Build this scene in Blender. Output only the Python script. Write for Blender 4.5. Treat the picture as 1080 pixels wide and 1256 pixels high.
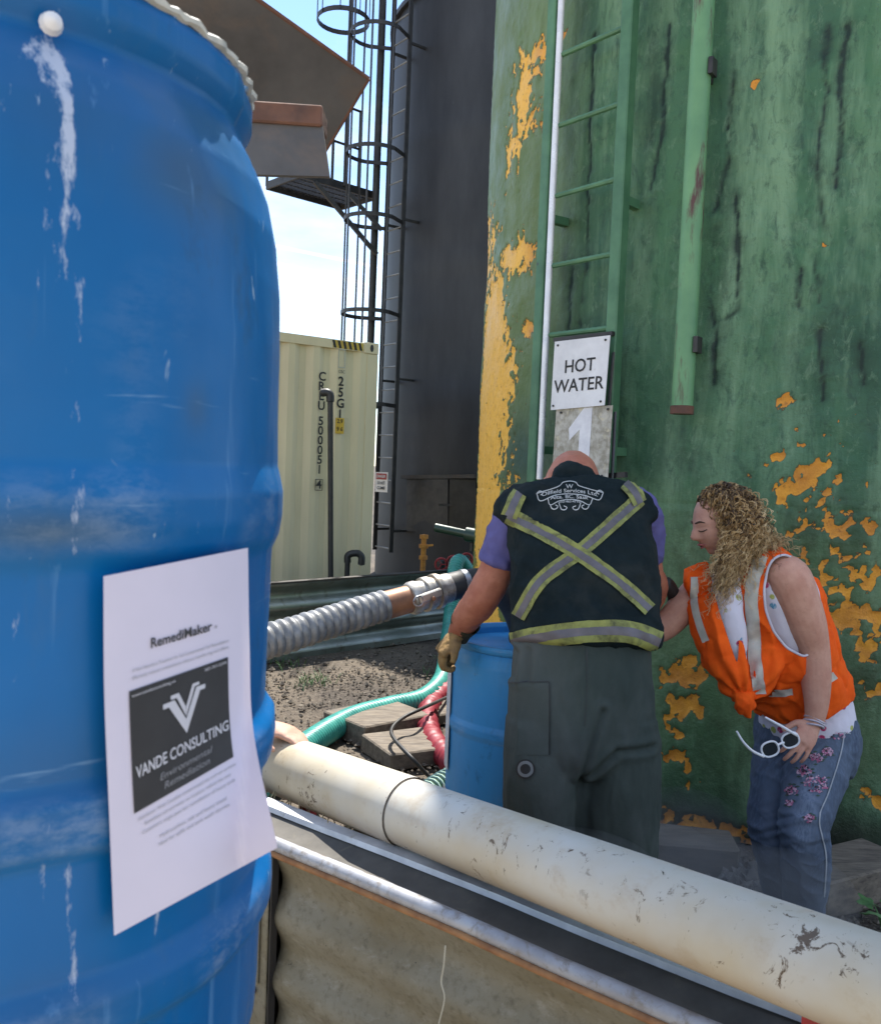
import bpy, math, random
import numpy as np
from mathutils import Vector
from mathutils.bvhtree import BVHTree
rnd = random.Random(7); rng = np.random.default_rng(5)
for o in list(bpy.data.objects): bpy.data.objects.remove(o)
S = bpy.context.scene; C = S.collection
R = math.radians
# ---------------------------------------------------------------- camera, sky, sun, exposure
FOC, CX, CY, EYE = 1100.0, 540.0, 628.0, 1.65
PITCH, ROLL = R(3.0), R(2.3)
fwd = np.array([0, math.cos(PITCH), -math.sin(PITCH)]); r0 = np.array([1., 0, 0]); u0 = np.array([0, math.sin(PITCH), math.cos(PITCH)])
cr = r0*math.cos(ROLL)+u0*math.sin(ROLL); cu = u0*math.cos(ROLL)-r0*math.sin(ROLL)
cd = bpy.data.cameras.new('camera'); cam = bpy.data.objects.new('camera', cd); C.objects.link(cam)
from mathutils import Matrix
m4 = Matrix.Identity(4)
for i in range(3): m4[i][0] = cr[i]; m4[i][1] = cu[i]; m4[i][2] = -fwd[i]
m4[2][3] = EYE
cam.matrix_world = m4
cd.sensor_fit = 'HORIZONTAL'; cd.sensor_width = 36; cd.lens = 36*FOC/1080; cd.clip_start = .05; cd.clip_end = 2000
cd.dof.use_dof = True; cd.dof.focus_distance = 3.4; cd.dof.aperture_fstop = 14
S.camera = cam
SUN_AZ, SUN_EL = R(3.0), R(60)
w = bpy.data.worlds.new('World'); S.world = w; w.use_nodes = True
nt = w.node_tree; bg = nt.nodes['Background']; sky = nt.nodes.new('ShaderNodeTexSky'); sky.sky_type = 'NISHITA'
sky.sun_disc = False; sky.sun_elevation = SUN_EL; sky.sun_rotation = SUN_AZ; sky.air_density = 1.0; sky.dust_density = .05; sky.ozone_density = 3.5
# thin cloud veil over the whole sky
tc = nt.nodes.new('ShaderNodeTexCoord'); mp = nt.nodes.new('ShaderNodeMapping'); mp.inputs['Scale'].default_value = (1.2, 1.2, 4.0)
nz = nt.nodes.new('ShaderNodeTexNoise'); nz.inputs['Scale'].default_value = 2.2; nz.inputs['Detail'].default_value = 9; nz.inputs['Roughness'].default_value = .6
rp = nt.nodes.new('ShaderNodeValToRGB'); rp.color_ramp.elements[0].position = .40; rp.color_ramp.elements[1].position = .72
mx = nt.nodes.new('ShaderNodeMixRGB'); mx.inputs[2].default_value = (4.6, 4.85, 5.3, 1)
nt.links.new(tc.outputs['Generated'], mp.inputs[0]); nt.links.new(mp.outputs[0], nz.inputs['Vector']); nt.links.new(nz.outputs['Fac'], rp.inputs[0])
nt.links.new(rp.outputs[0], mx.inputs[0]); nt.links.new(sky.outputs[0], mx.inputs[1]); 
_last = mx.outputs[0]
def _sray(x, y):
    v = cr*((x-CX)/FOC)+cu*((CY-y)/FOC)+fwd; return v/np.linalg.norm(v)
for (a, b, wd, al) in (((335, 301), (417, 318), .0022, .5), ((335, 322), (417, 341), .0026, .4)):
    nn = np.cross(_sray(*a), _sray(*b)); nn /= np.linalg.norm(nn)
    dt = nt.nodes.new('ShaderNodeVectorMath'); dt.operation = 'DOT_PRODUCT'; nt.links.new(tc.outputs['Generated'], dt.inputs[0]); dt.inputs[1].default_value = tuple(nn)
    ab = nt.nodes.new('ShaderNodeMath'); ab.operation = 'ABSOLUTE'; nt.links.new(dt.outputs['Value'], ab.inputs[0])
    mr = nt.nodes.new('ShaderNodeMapRange'); mr.inputs['From Min'].default_value = 0; mr.inputs['From Max'].default_value = wd; mr.inputs['To Min'].default_value = al; mr.inputs['To Max'].default_value = 0; nt.links.new(ab.outputs[0], mr.inputs[0])
    m2 = nt.nodes.new('ShaderNodeMixRGB'); m2.inputs[2].default_value = (7, 7.2, 7.6, 1); nt.links.new(mr.outputs[0], m2.inputs[0]); nt.links.new(_last, m2.inputs[1]); _last = m2.outputs[0]
nt.links.new(_last, bg.inputs[0])
bg.inputs[1].default_value = .095
sl = bpy.data.lights.new('sun', 'SUN'); sl.energy = 3.4; sl.angle = R(.5); sl.color = (1, .95, .87)
so = bpy.data.objects.new('sun', sl); C.objects.link(so)
sdir = Vector((math.sin(SUN_AZ)*math.cos(SUN_EL), math.cos(SUN_AZ)*math.cos(SUN_EL), math.sin(SUN_EL)))
so.rotation_euler = (-sdir).to_track_quat('-Z', 'Y').to_euler(); so.location = (0, 30, 40)
S.view_settings.view_transform = 'Standard'; S.view_settings.look = 'None'; S.view_settings.gamma = 1; S.view_settings.exposure = 1.6
S.view_settings.use_curve_mapping = False
S.render.engine = 'CYCLES'; S.cycles.use_denoising = True; S.cycles.max_bounces = 5; S.cycles.diffuse_bounces = 3; S.cycles.glossy_bounces = 2; S.cycles.transmission_bounces = 2; S.cycles.volume_bounces = 0
S.cycles.caustics_reflective = False; S.cycles.caustics_refractive = False
# ---------------------------------------------------------------- placing helpers
def ray(x, y): return cr*((x-CX)/FOC)+cu*((CY-y)/FOC)+fwd
def P(x, y, d):
    r = ray(x, y); return np.array([0, 0, EYE])+r*(d/r[1])
def Pz(x, y, z):
    r = ray(x, y); return np.array([0, 0, EYE])+r*((z-EYE)/r[2])
def proj1(p):
    v = np.asarray(p)-[0, 0, EYE]; return CX+FOC*(v@cr)/(v@fwd)
def proj(V):
    V = np.asarray(V)-[0, 0, EYE]; d = V@fwd; return np.stack([CX+FOC*(V@cr)/d, CY-FOC*(V@cu)/d], -1), V[..., 1]
def nrm(v): v = np.asarray(v, float); return v/np.linalg.norm(v)
def sstep(a, b, x):
    t = np.clip((x-a)/(b-a), 0, 1); return t*t*(3-2*t)
_lat = rng.random((32, 32, 32))
def vnoise(x, y, z):
    x = np.asarray(x, float); y = np.asarray(y, float)+0*x; z = np.asarray(z, float)+0*x
    xi, yi, zi = np.floor(x).astype(int), np.floor(y).astype(int), np.floor(z).astype(int)
    fx, fy, fz = x-xi, y-yi, z-zi
    fx, fy, fz = [f*f*(3-2*f) for f in (fx, fy, fz)]
    g = lambda a, b, c: _lat[(xi+a) & 31, (yi+b) & 31, (zi+c) & 31]
    l = lambda a, b, t: a+(b-a)*t
    return l(l(l(g(0,0,0), g(1,0,0), fx), l(g(0,1,0), g(1,1,0), fx), fy), l(l(g(0,0,1), g(1,0,1), fx), l(g(0,1,1), g(1,1,1), fx), fy), fz)
def fbm(x, y, z=0, oct=4):
    s = 0; a = .5; t = 0
    for k in range(oct):
        f = 2.03**k; s = s+a*vnoise(x*f+k*7.3, y*f+k*3.1, np.asarray(z)*f+k*5.7); t += a; a *= .55
    return s/t
def tag(o, label, cat, group=None):
    o['label'] = label; o['category'] = cat
    if group: o['group'] = group
    return o
def thing(name, label, cat, loc, group=None):
    o = bpy.data.objects.new(name, None); C.objects.link(o); o.location = loc; o.empty_display_size = .1
    return tag(o, label, cat, group)
def setpar(o, parent):
    if parent is not None:
        o.parent = parent
        p = parent; m = Matrix.Translation(p.location)
        while p.parent is not None: p = p.parent; m = Matrix.Translation(p.location) @ m
        o.matrix_parent_inverse = m.inverted() if parent.type == 'EMPTY' else Matrix.Identity(4)
        if parent.type != 'EMPTY': o.matrix_parent_inverse = Matrix.Identity(4)
def mesh_obj(name, V, Fc, mats, parent=None, midx=None, smooth=35, attrs=None):
    me = bpy.data.meshes.new(name)
    V = np.asarray(V, dtype=np.float32).reshape(-1, 3); ln = np.fromiter((len(f) for f in Fc), np.int32, len(Fc)); fl = np.fromiter((i for f in Fc for i in f), np.int32, int(ln.sum()))
    me.vertices.add(len(V)); me.vertices.foreach_set('co', V.ravel()); me.loops.add(len(fl)); me.loops.foreach_set('vertex_index', fl); me.polygons.add(len(ln))
    me.polygons.foreach_set('loop_start', (np.cumsum(ln)-ln).astype(np.int32)); me.update(calc_edges=True)
    for m in (mats if isinstance(mats, (list, tuple)) else [mats]): me.materials.append(m)
    if midx is not None: me.polygons.foreach_set('material_index', np.asarray(midx, dtype=np.int32))
    if attrs:
        for k, v in attrs.items():
            a = me.attributes.new(k, 'FLOAT', 'POINT'); a.data.foreach_set('value', np.asarray(v, dtype=np.float32))
    me.polygons.foreach_set('use_smooth', [bool(smooth)]*len(me.polygons))
    if smooth:
        if smooth < 180: me.set_sharp_from_angle(angle=R(smooth))
    me.update()
    o = bpy.data.objects.new(name, me); C.objects.link(o); setpar(o, parent)
    return o
def grid_faces(nu, nv, wu=False, wv=False, off=0):
    i, j = np.meshgrid(np.arange(nu-(0 if wu else 1)), np.arange(nv-(0 if wv else 1)), indexing='ij'); i = i.ravel(); j = j.ravel(); i2 = (i+1) % nu; j2 = (j+1) % nv
    return (np.stack([i*nv+j, i2*nv+j, i2*nv+j2, i*nv+j2], 1)+off).tolist()
class MB:
    def __init__(s): s.v = []; s.f = []; s.m = []
    def add(s, V, F, mi=0):
        o = len(s.v); s.v += [tuple(p) for p in V]; s.f += [tuple(i+o for i in f) for f in F]; s.m += [mi]*len(F); return s
    def boxf(s, o, ex, ey, ez, mi=0, bev=0):     # origin corner and three edge vectors
        o, ex, ey, ez = [np.asarray(a, float) for a in (o, ex, ey, ez)]
        if bev:
            L = [np.linalg.norm(e) for e in (ex, ey, ez)]; n = [e/l for e, l in zip((ex, ey, ez), L)]
            b = min(bev, min(L)*.45); pts = []
            for ax in range(3):
                for sg in (0, 1):
                    a1, a2 = [(1, 2), (2, 0), (0, 1)][ax]
                    base = o+(n[ax]*L[ax] if sg else 0)
                    q = [(b, b), (L[a1]-b, b), (L[a1]-b, L[a2]-b), (b, L[a2]-b)]
                    pts.append([base+n[a1]*i+n[a2]*j for i, j in q])
            V = [p for g in pts for p in g]; F = []
            for g in range(6):
                r_ = [g*4+k for k in range(4)]; F.append(r_ if g % 2 else r_[::-1])
            # edges and corners through convex hull
            import bmesh
            bm = bmesh.new(); vs = [bm.verts.new(p) for p in V]
            bmesh.ops.convex_hull(bm, input=vs); bmesh.ops.dissolve_limit(bm, angle_limit=.01, verts=bm.verts, edges=bm.edges)
            bm.verts.ensure_lookup_table(); bm.verts.index_update()
            s.add([v.co[:] for v in bm.verts], [[v.index for v in f.verts] for f in bm.faces], mi); bm.free(); return s
        V = [o, o+ex, o+ex+ey, o+ey, o+ez, o+ex+ez, o+ex+ey+ez, o+ey+ez]
        F = [(0,3,2,1), (4,5,6,7), (0,1,5,4), (1,2,6,5), (2,3,7,6), (3,0,4,7)]
        if np.dot(np.cross(ex, ey), ez) < 0: F = [f[::-1] for f in F]
        return s.add(V, F, mi)
    def bar(s, a, b, w, h, up=(0, 0, 1), mi=0, bev=0):
        a, b = np.asarray(a, float), np.asarray(b, float); t = nrm(b-a)
        sd = np.cross(t, up); sd = nrm(sd) if np.linalg.norm(sd) > 1e-6 else np.array([1., 0, 0]); u = np.cross(sd, t)
        return s.boxf(a-sd*w/2-u*h/2, sd*w, u*h, b-a, mi, bev)
    def tube(s, path, rad, n=12, hint=None, sub=1, caps=True, mi=0, pw=2):
        V, F = tube(path, rad, n, hint, sub, caps, pw); return s.add(V, F, mi)
    def lathe(s, prof, n=24, c=(0, 0, 0), mi=0, closed=False):
        prof = np.asarray(prof, float); V = []; k = len(prof)
        for i in range(n):
            a = 2*math.pi*i/n
            for r_, z in prof: V.append((c[0]+r_*math.cos(a), c[1]+r_*math.sin(a), c[2]+z))
        return s.add(V, grid_faces(n, k, True, closed), mi)
    def build(s, name, mats, parent=None, smooth=35): return mesh_obj(name, s.v, s.f, mats, parent, s.m, smooth)
def catmull(pts, sub):
    pts = np.asarray(pts, float)
    if sub <= 1 or len(pts) < 3: return pts
    p = np.vstack([2*pts[0]-pts[1], pts, 2*pts[-1]-pts[-2]]); out = []
    for i in range(1, len(p)-2):
        for k in range(sub):
            t = k/sub; a, b, c, d = p[i-1], p[i], p[i+1], p[i+2]
            out.append(.5*((2*b)+(-a+c)*t+(2*a-5*b+4*c-d)*t*t+(-a+3*b-3*c+d)*t**3))
    out.append(p[-2]); return np.array(out)
def tube(path, rad, n=12, hint=None, sub=1, caps=True, pw=2):
    path = np.asarray(path, float)
    if np.isscalar(rad): rad = [(rad, rad)]*len(path)
    rad = np.array([(r_, r_) if np.isscalar(r_) else r_ for r_ in rad], float)
    if sub > 1:
        q = catmull(np.hstack([path, rad]), sub); path, rad = q[:, :3], np.maximum(q[:, 3:], 1e-4)
    N = len(path); T = np.gradient(path, axis=0); T /= np.linalg.norm(T, axis=1)[:, None]+1e-12
    V = []; sd = None
    th = np.linspace(0, 2*math.pi, n, endpoint=False)
    cs = np.sign(np.cos(th))*np.abs(np.cos(th))**(2/pw); sn = np.sign(np.sin(th))*np.abs(np.sin(th))**(2/pw)
    for i in range(N):
        t = T[i]; h = np.asarray(hint, float) if hint is not None else (sd if sd is not None else (np.array([0, 0, 1.]) if abs(t[2]) < .9 else np.array([1., 0, 0])))
        s_ = h-t*np.dot(h, t); s_ = s_/(np.linalg.norm(s_)+1e-12); sd = s_; u = np.cross(t, s_)
        for c_, k_ in zip(cs, sn): V.append(path[i]+s_*rad[i, 0]*c_+u*rad[i, 1]*k_)
    F = [(i*n+j, i*n+(j+1) % n, (i+1)*n+(j+1) % n, (i+1)*n+j) for i in range(N-1) for j in range(n)]
    if caps:
        V.append(path[0]-T[0]*min(rad[0])*.35); V.append(path[-1]+T[-1]*min(rad[-1])*.35); a, b = N*n, N*n+1
        F += [(a, (j+1) % n, j) for j in range(n)]+[(b, (N-1)*n+j, (N-1)*n+(j+1) % n) for j in range(n)]
    return np.array(V), F
def evalmesh(o):
    dg = bpy.context.evaluated_depsgraph_get(); dg.update(); return bpy.data.meshes.new_from_object(o.evaluated_get(dg))
def remesh(name, shells, voxel, mats, parent=None, smooth=4, disp=None, attrs=None):
    mb = MB()
    for V, F in shells: mb.add(V, F)
    me = bpy.data.meshes.new('tmp'); me.from_pydata(mb.v, [], mb.f); me.update()
    o = bpy.data.objects.new('tmp', me); C.objects.link(o)
    m = o.modifiers.new('r', 'REMESH'); m.mode = 'VOXEL'; m.voxel_size = voxel
    if smooth: k = o.modifiers.new('s', 'SMOOTH'); k.iterations = smooth; k.factor = .5
    r_ = evalmesh(o); bpy.data.objects.remove(o); bpy.data.meshes.remove(me)
    n = len(r_.vertices); co = np.empty(n*3, np.float32); r_.vertices.foreach_get('co', co); co = co.reshape(-1, 3).astype(float)
    no = np.empty(n*3, np.float32); r_.vertices.foreach_get('normal', no); no = no.reshape(-1, 3)
    if disp is not None:
        co = disp(co, no); r_.vertices.foreach_set('co', co.astype(np.float32).ravel())
    if attrs:
        for k, fn in attrs.items():
            a = r_.attributes.new(k, 'FLOAT', 'POINT'); a.data.foreach_set('value', np.asarray(fn(co), dtype=np.float32))
    r_.polygons.foreach_set('use_smooth', [True]*len(r_.polygons)); r_.materials.clear()
    for mm in (mats if isinstance(mats, (list, tuple)) else [mats]): r_.materials.append(mm)
    r_.name = name; r_.update()
    ob = bpy.data.objects.new(name, r_); C.objects.link(ob); setpar(ob, parent); return ob
def bvh_of(o):
    me = o.data; return BVHTree.FromPolygons([v.co[:] for v in me.vertices], [p.vertices[:] for p in me.polygons])
def text_flat(s, bold=0.0, shear=0.0, spacing=1.0, align='CENTER'):
    cu_ = bpy.data.curves.new('t', 'FONT'); cu_.body = s; cu_.size = 1; cu_.align_x = align; cu_.align_y = 'CENTER'
    cu_.offset = bold; cu_.shear = shear; cu_.resolution_u = 3; cu_.space_character = spacing
    o = bpy.data.objects.new('t', cu_); C.objects.link(o)
    me = evalmesh(o); V = np.array([v.co[:] for v in me.vertices]); F = [tuple(p.vertices) for p in me.polygons]
    bpy.data.objects.remove(o); bpy.data.meshes.remove(me); bpy.data.curves.remove(cu_)
    return V[:, :2], F
def text_on(name, s, fn, u, v, h, mat, parent, aspect=1.0, bold=0, shear=0, width=None, spacing=1.0, rot=0, align='CENTER'):
    # fn maps (u,v) in metres on the surface to 3D; h is the cap height
    V, F = text_flat(s, bold, shear, spacing, align); k = h/.70; V = V*[k*aspect, k]
    if width: V[:, 0] *= width/(V[:, 0].max()-V[:, 0].min())
    if align == 'CENTER': V[:, 0] -= (V[:, 0].max()+V[:, 0].min())/2
    c_, s_ = math.cos(rot), math.sin(rot)
    V = np.stack([V[:, 0]*c_-V[:, 1]*s_, V[:, 0]*s_+V[:, 1]*c_], 1)
    return mesh_obj(name, [fn(u+a, v+b) for a, b in V], F, mat, parent, smooth=0)
# ---------------------------------------------------------------- materials
def lin(h):
    h = h.lstrip('#'); q = [int(h[i:i+2], 16)/255 for i in (0, 2, 4)]
    return tuple((c/12.92 if c <= .04045 else ((c+.055)/1.055)**2.4) for c in q)+(1,)
def col(c): return c if len(c) == 4 else tuple(c)+(1,)
class NT:
    def __init__(s, name):
        s.m = bpy.data.materials.new(name); s.m.use_nodes = True; s.t = s.m.node_tree; s.b = s.t.nodes['Principled BSDF']
        s.tc = s.n('TexCoord')
    def n(s, t, **k):
        q = s.t.nodes.new('ShaderNode'+t)
        for a, b in k.items(): setattr(q, a, b)
        return q
    def l(s, a, b): s.t.links.new(a, b)
    def noise(s, scale, detail=5, rough=.55, stretch=(1, 1, 1), dist=0, off=(0, 0, 0), rot=0):
        mp = s.n('Mapping'); mp.inputs['Scale'].default_value = stretch; mp.inputs['Location'].default_value = off; mp.inputs['Rotation'].default_value = (0, 0, rot)
        s.l(s.tc.outputs['Object'], mp.inputs[0])
        q = s.n('TexNoise'); q.inputs['Scale'].default_value = scale; q.inputs['Detail'].default_value = min(detail, 5); q.inputs['Roughness'].default_value = rough; q.inputs['Distortion'].default_value = dist
        s.l(mp.outputs[0], q.inputs['Vector']); return q.outputs['Fac']
    def ramp(s, f, a, b, ca=(0, 0, 0, 1), cb=(1, 1, 1, 1)):
        q = s.n('ValToRGB'); e = q.color_ramp.elements; e[0].position = a; e[1].position = b; e[0].color = col(ca); e[1].color = col(cb); s.l(f, q.inputs[0]); return q.outputs[0]
    def mix(s, f, a, b, mode='MIX'):
        q = s.n('MixRGB', blend_type=mode)
        for i, x in ((0, f), (1, a), (2, b)):
            if isinstance(x, (int, float)): q.inputs[i].default_value = x
            elif isinstance(x, tuple): q.inputs[i].default_value = col(x)
            else: s.l(x, q.inputs[i])
        return q.outputs[0]
    def math(s, op, a, b=0.0):
        q = s.n('Math', operation=op)
        for i, x in ((0, a), (1, b)):
            if isinstance(x, (int, float)): q.inputs[i].default_value = x
            else: s.l(x, q.inputs[i])
        return q.outputs[0]
    def attr(s, name): q = s.n('Attribute', attribute_name=name); return q.outputs['Fac']
    def bump(s, f, strength=.3, dist=.005):
        q = s.n('Bump'); q.inputs['Strength'].default_value = strength; q.inputs['Distance'].default_value = dist; s.l(f, q.inputs['Height'])
        if s.b.inputs['Normal'].is_linked: s.l(s.b.inputs['Normal'].links[0].from_socket, q.inputs['Normal'])
        s.l(q.outputs[0], s.b.inputs['Normal'])
    def out(s, c, rough=.6, metal=0.0, spec=None):
        for k, x in (('Base Color', c), ('Roughness', rough), ('Metallic', metal)):
            if isinstance(x, (int, float)): s.b.inputs[k].default_value = x
            elif isinstance(x, tuple): s.b.inputs[k].default_value = col(x)
            else: s.l(x, s.b.inputs[k])
        if spec is not None: s.b.inputs['Specular IOR Level'].default_value = spec
        return s.m
def pm(name, c1, c2=None, rough=.6, metal=0.0, scale=6, lo=.35, hi=.65, bump=.15, bscale=60, bdist=.002, stretch=(1, 1, 1), dirt=None, dlo=.55, dhi=.75, dscale=14, spec=None):
    q = NT(name); c2 = c2 or tuple(x*.75 for x in c1[:3])
    c = q.mix(q.ramp(q.noise(scale, 6, .6, stretch), lo, hi), c1, c2)
    if dirt: c = q.mix(q.ramp(q.noise(dscale, 8, .65, stretch, .4, (3.1, 1.7, .4)), dlo, dhi), c, dirt)
    if bump: q.bump(q.noise(bscale, 5), bump, bdist)
    rr = q.ramp(q.noise(scale*2.3, 4), .2, .8, (max(rough-.1, 0),)*3+(1,), (min(rough+.12, 1),)*3+(1,))
    return q.out(c, rr, metal, spec)
M = {}
M['dark_steel'] = pm('dark_steel', (.028, .026, .026), (.05, .042, .036), .62, .0, 3, dirt=(.075, .045, .028), dlo=.5, dhi=.8)
M['rust'] = pm('rust', (.15, .07, .045), (.085, .045, .034), .85, 0, 14, bump=.5)
M['black_paint'] = pm('black_paint', (.012, .012, .013), (.03, .027, .026), .5, 0, 8)
M['black_rubber'] = pm('black_rubber', (.014, .014, .015), (.03, .03, .03), .55, 0, 9)
M['galv'] = pm('galvanised_steel', (.5, .52, .54), (.3, .31, .33), .38, .85, 12, dirt=(.12, .08, .05), dlo=.62, dhi=.8)
M['white_paint'] = pm('white_paint', (.74, .74, .76), (.6, .6, .62), .5, 0, 8, bump=.05, dirt=(.3, .26, .2), dlo=.66, dhi=.85)
M['black_ink'] = pm('black_ink', (.01, .01, .011), (.018, .018, .018), .6, 0, 20, bump=0)
M['white_ink'] = pm('white_ink', (.75, .75, .78), (.62, .62, .66), .6, 0, 20, bump=0)
M['green_rail'] = pm('green_rail', (.085, .21, .11), (.045, .13, .07), .55, 0, 5, dirt=(.05, .03, .05), dlo=.66, dhi=.7, dscale=5)
M['wood'] = pm('weathered_wood', (.2, .165, .125), (.1, .082, .065), .85, 0, 7, bump=.6, bscale=40, stretch=(1, 5, 5), dirt=(.05, .04, .03))
M['wood_cut'] = pm('wood_end_grain', (.24, .19, .13), (.12, .09, .06), .9, 0, 30, bump=.5)
M['red_hose'] = pm('red_hose', (.20, .010, .022), (.28, .04, .055), .5, 0, 25, lo=.45, hi=.75, bump=.4, dirt=(.34, .16, .17), dlo=.64, dhi=.72, dscale=30)
M['teal_hose'] = pm('teal_hose', (.06, .34, .28), (.03, .22, .19), .35, 0, 10, dirt=(.15, .2, .15), dlo=.6, dhi=.85)
M['teal_rib'] = pm('teal_hose_rib', (.10, .42, .36), (.05, .28, .24), .35, 0, 10)
M['cream'] = pm('cream_container_paint', (.70, .60, .385), (.60, .51, .33), .5, 0, 3, bump=.05, dirt=(.35, .3, .18), dlo=.66, dhi=.9, stretch=(1, 1, .25))
M['orange_foam'] = pm('orange_valve', (.6, .26, .04), (.4, .16, .03), .7, 0, 20)
M['red_paint'] = pm('red_paint', (.35, .03, .03), (.22, .02, .02), .5, 0, 20)
M['dkgreen_paint'] = pm('dark_green_paint', (.015, .05, .03), (.01, .035, .02), .35, 0, 8)
M['brass'] = pm('worn_copper_pipe', (.34, .17, .09), (.2, .1, .06), .5, .35, 12, dirt=(.5, .42, .32), dlo=.62, dhi=.75)
M['alu'] = pm('cast_aluminium', (.5, .48, .44), (.28, .26, .23), .42, .7, 20, bump=.3, dirt=(.2, .14, .09), dlo=.5, dhi=.72)
M['tape'] = pm('silver_tape', (.24, .245, .25), (.12, .125, .13), .45, .3, 22, bump=.35, bscale=90, dirt=(.2, .19, .17), dlo=.6, dhi=.85)
M['rope'] = pm('dry_straw', (.5, .4, .22), (.28, .2, .1), .9, 0, 40, bump=0)
M['leaf'] = pm('leaf', (.09, .2, .06), (.05, .13, .04), .55, 0, 25)
M['leaf_light'] = pm('pale_leaf', (.16, .3, .12), (.09, .2, .07), .5, 0, 25)
M['glove'] = pm('leather_glove', (.33, .2, .07), (.2, .12, .05), .8, 0, 25, bump=.5, bscale=120)
# ================================================================ SETTING
# ground: one sheet, fine near the camera, coarse to the horizon
def make_ground():
    xs = np.concatenate([[-300, -80, -25, -10], np.arange(-4, 5.01, .045), [10, 25, 80, 300]])
    ys = np.concatenate([[-300, -60, -10, -2], np.arange(0, 11.01, .045), [14, 20, 40, 100, 400]])
    X, Y = np.meshgrid(xs, ys, indexing='ij')
    near = sstep(300, 12, np.hypot(X, Y-5))*((X > -4.1) & (X < 5.1) & (Y > -.1) & (Y < 11.1))
    Z = near*((fbm(X*1.1, Y*1.1, 0, 3)-.5)*.07+(fbm(X*7, Y*7, 3, 4)-.5)*.035)-.008
    V = np.stack([X, Y, Z], -1).reshape(-1, 3)
    q = NT('dirt')
    c = q.mix(q.ramp(q.noise(1.1, 6, .6), .40, .60), (.125, .098, .07), (.045, .034, .026))
    c = q.mix(q.ramp(q.noise(60, 4, .7), .52, .68), c, (.2, .17, .13))
    c = q.mix(q.ramp(q.noise(35, 4, .7, off=(4, 2, 1)), .55, .7), c, (.035, .028, .023))
    a_ = Pz(339, 1036, .75); b_ = Pz(855, 1256, .75); d_ = nrm((b_-a_)*[1, 1, 0]); n_ = np.array([d_[1], -d_[0], 0]); n_ = n_ if n_[1] < 0 else -n_
    vm = q.n('VectorMath', operation='DOT_PRODUCT'); q.l(q.tc.outputs['Object'], vm.inputs[0]); vm.inputs[1].default_value = tuple(n_)
    outside = q.math('GREATER_THAN', vm.outputs['Value'], float(n_@a_)+.02)
    pale = q.mix(q.ramp(q.noise(40, 6, .7), .35, .65), (.55, .46, .33), (.40, .33, .24)); c = q.mix(outside, c, pale)  # unseen ground outside the wall, made pale to bounce warm fill light
    q.bump(q.noise(90, 6, .7), .8, .012)
    o = mesh_obj('ground', V, grid_faces(len(xs), len(ys)), q.out(c, .92), smooth=180); o['kind'] = 'structure'
make_ground()
# gravel (uncountable)
def make_gravel():
    mb = MB(); base = [np.array(v) for v in ((1,0,0),(-1,0,0),(0,1,0),(0,-1,0),(0,0,1),(0,0,-1))]
    fc = [(0,2,4),(2,1,4),(1,3,4),(3,0,4),(2,0,5),(1,2,5),(3,1,5),(0,3,5)]
    for k in range(3200):
        if k < 2500: x = rnd.uniform(300, 600); y = rnd.uniform(785, 985) if k % 3 else rnd.gauss(835, 16); p = Pz(x, max(y, 780), 0)
        else: p = Pz(rnd.uniform(780, 1090), rnd.uniform(1040, 1180), 0)
        s = rnd.uniform(.005, .017)*(1.9 if rnd.random() < .06 else 1)
        a = rnd.random()*6.3; ca, sa = math.cos(a), math.sin(a); sc = [rnd.uniform(.6, 1.3)*s for _ in range(3)]
        V = []
        for b in base:
            q = b*sc*rnd.uniform(.8, 1.15); V.append((p[0]+q[0]*ca-q[1]*sa, p[1]+q[0]*sa+q[1]*ca, q[2]*.8+s*.3+.006))
        mb.add(V, fc)
    o = mb.build('gravel', pm('gravel', (.19, .16, .125), (.07, .056, .044), .9, 0, 25), smooth=0); o['kind'] = 'stuff'
    o['label'] = 'loose gravel scattered over the dark dirt ground'
make_gravel()
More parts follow.
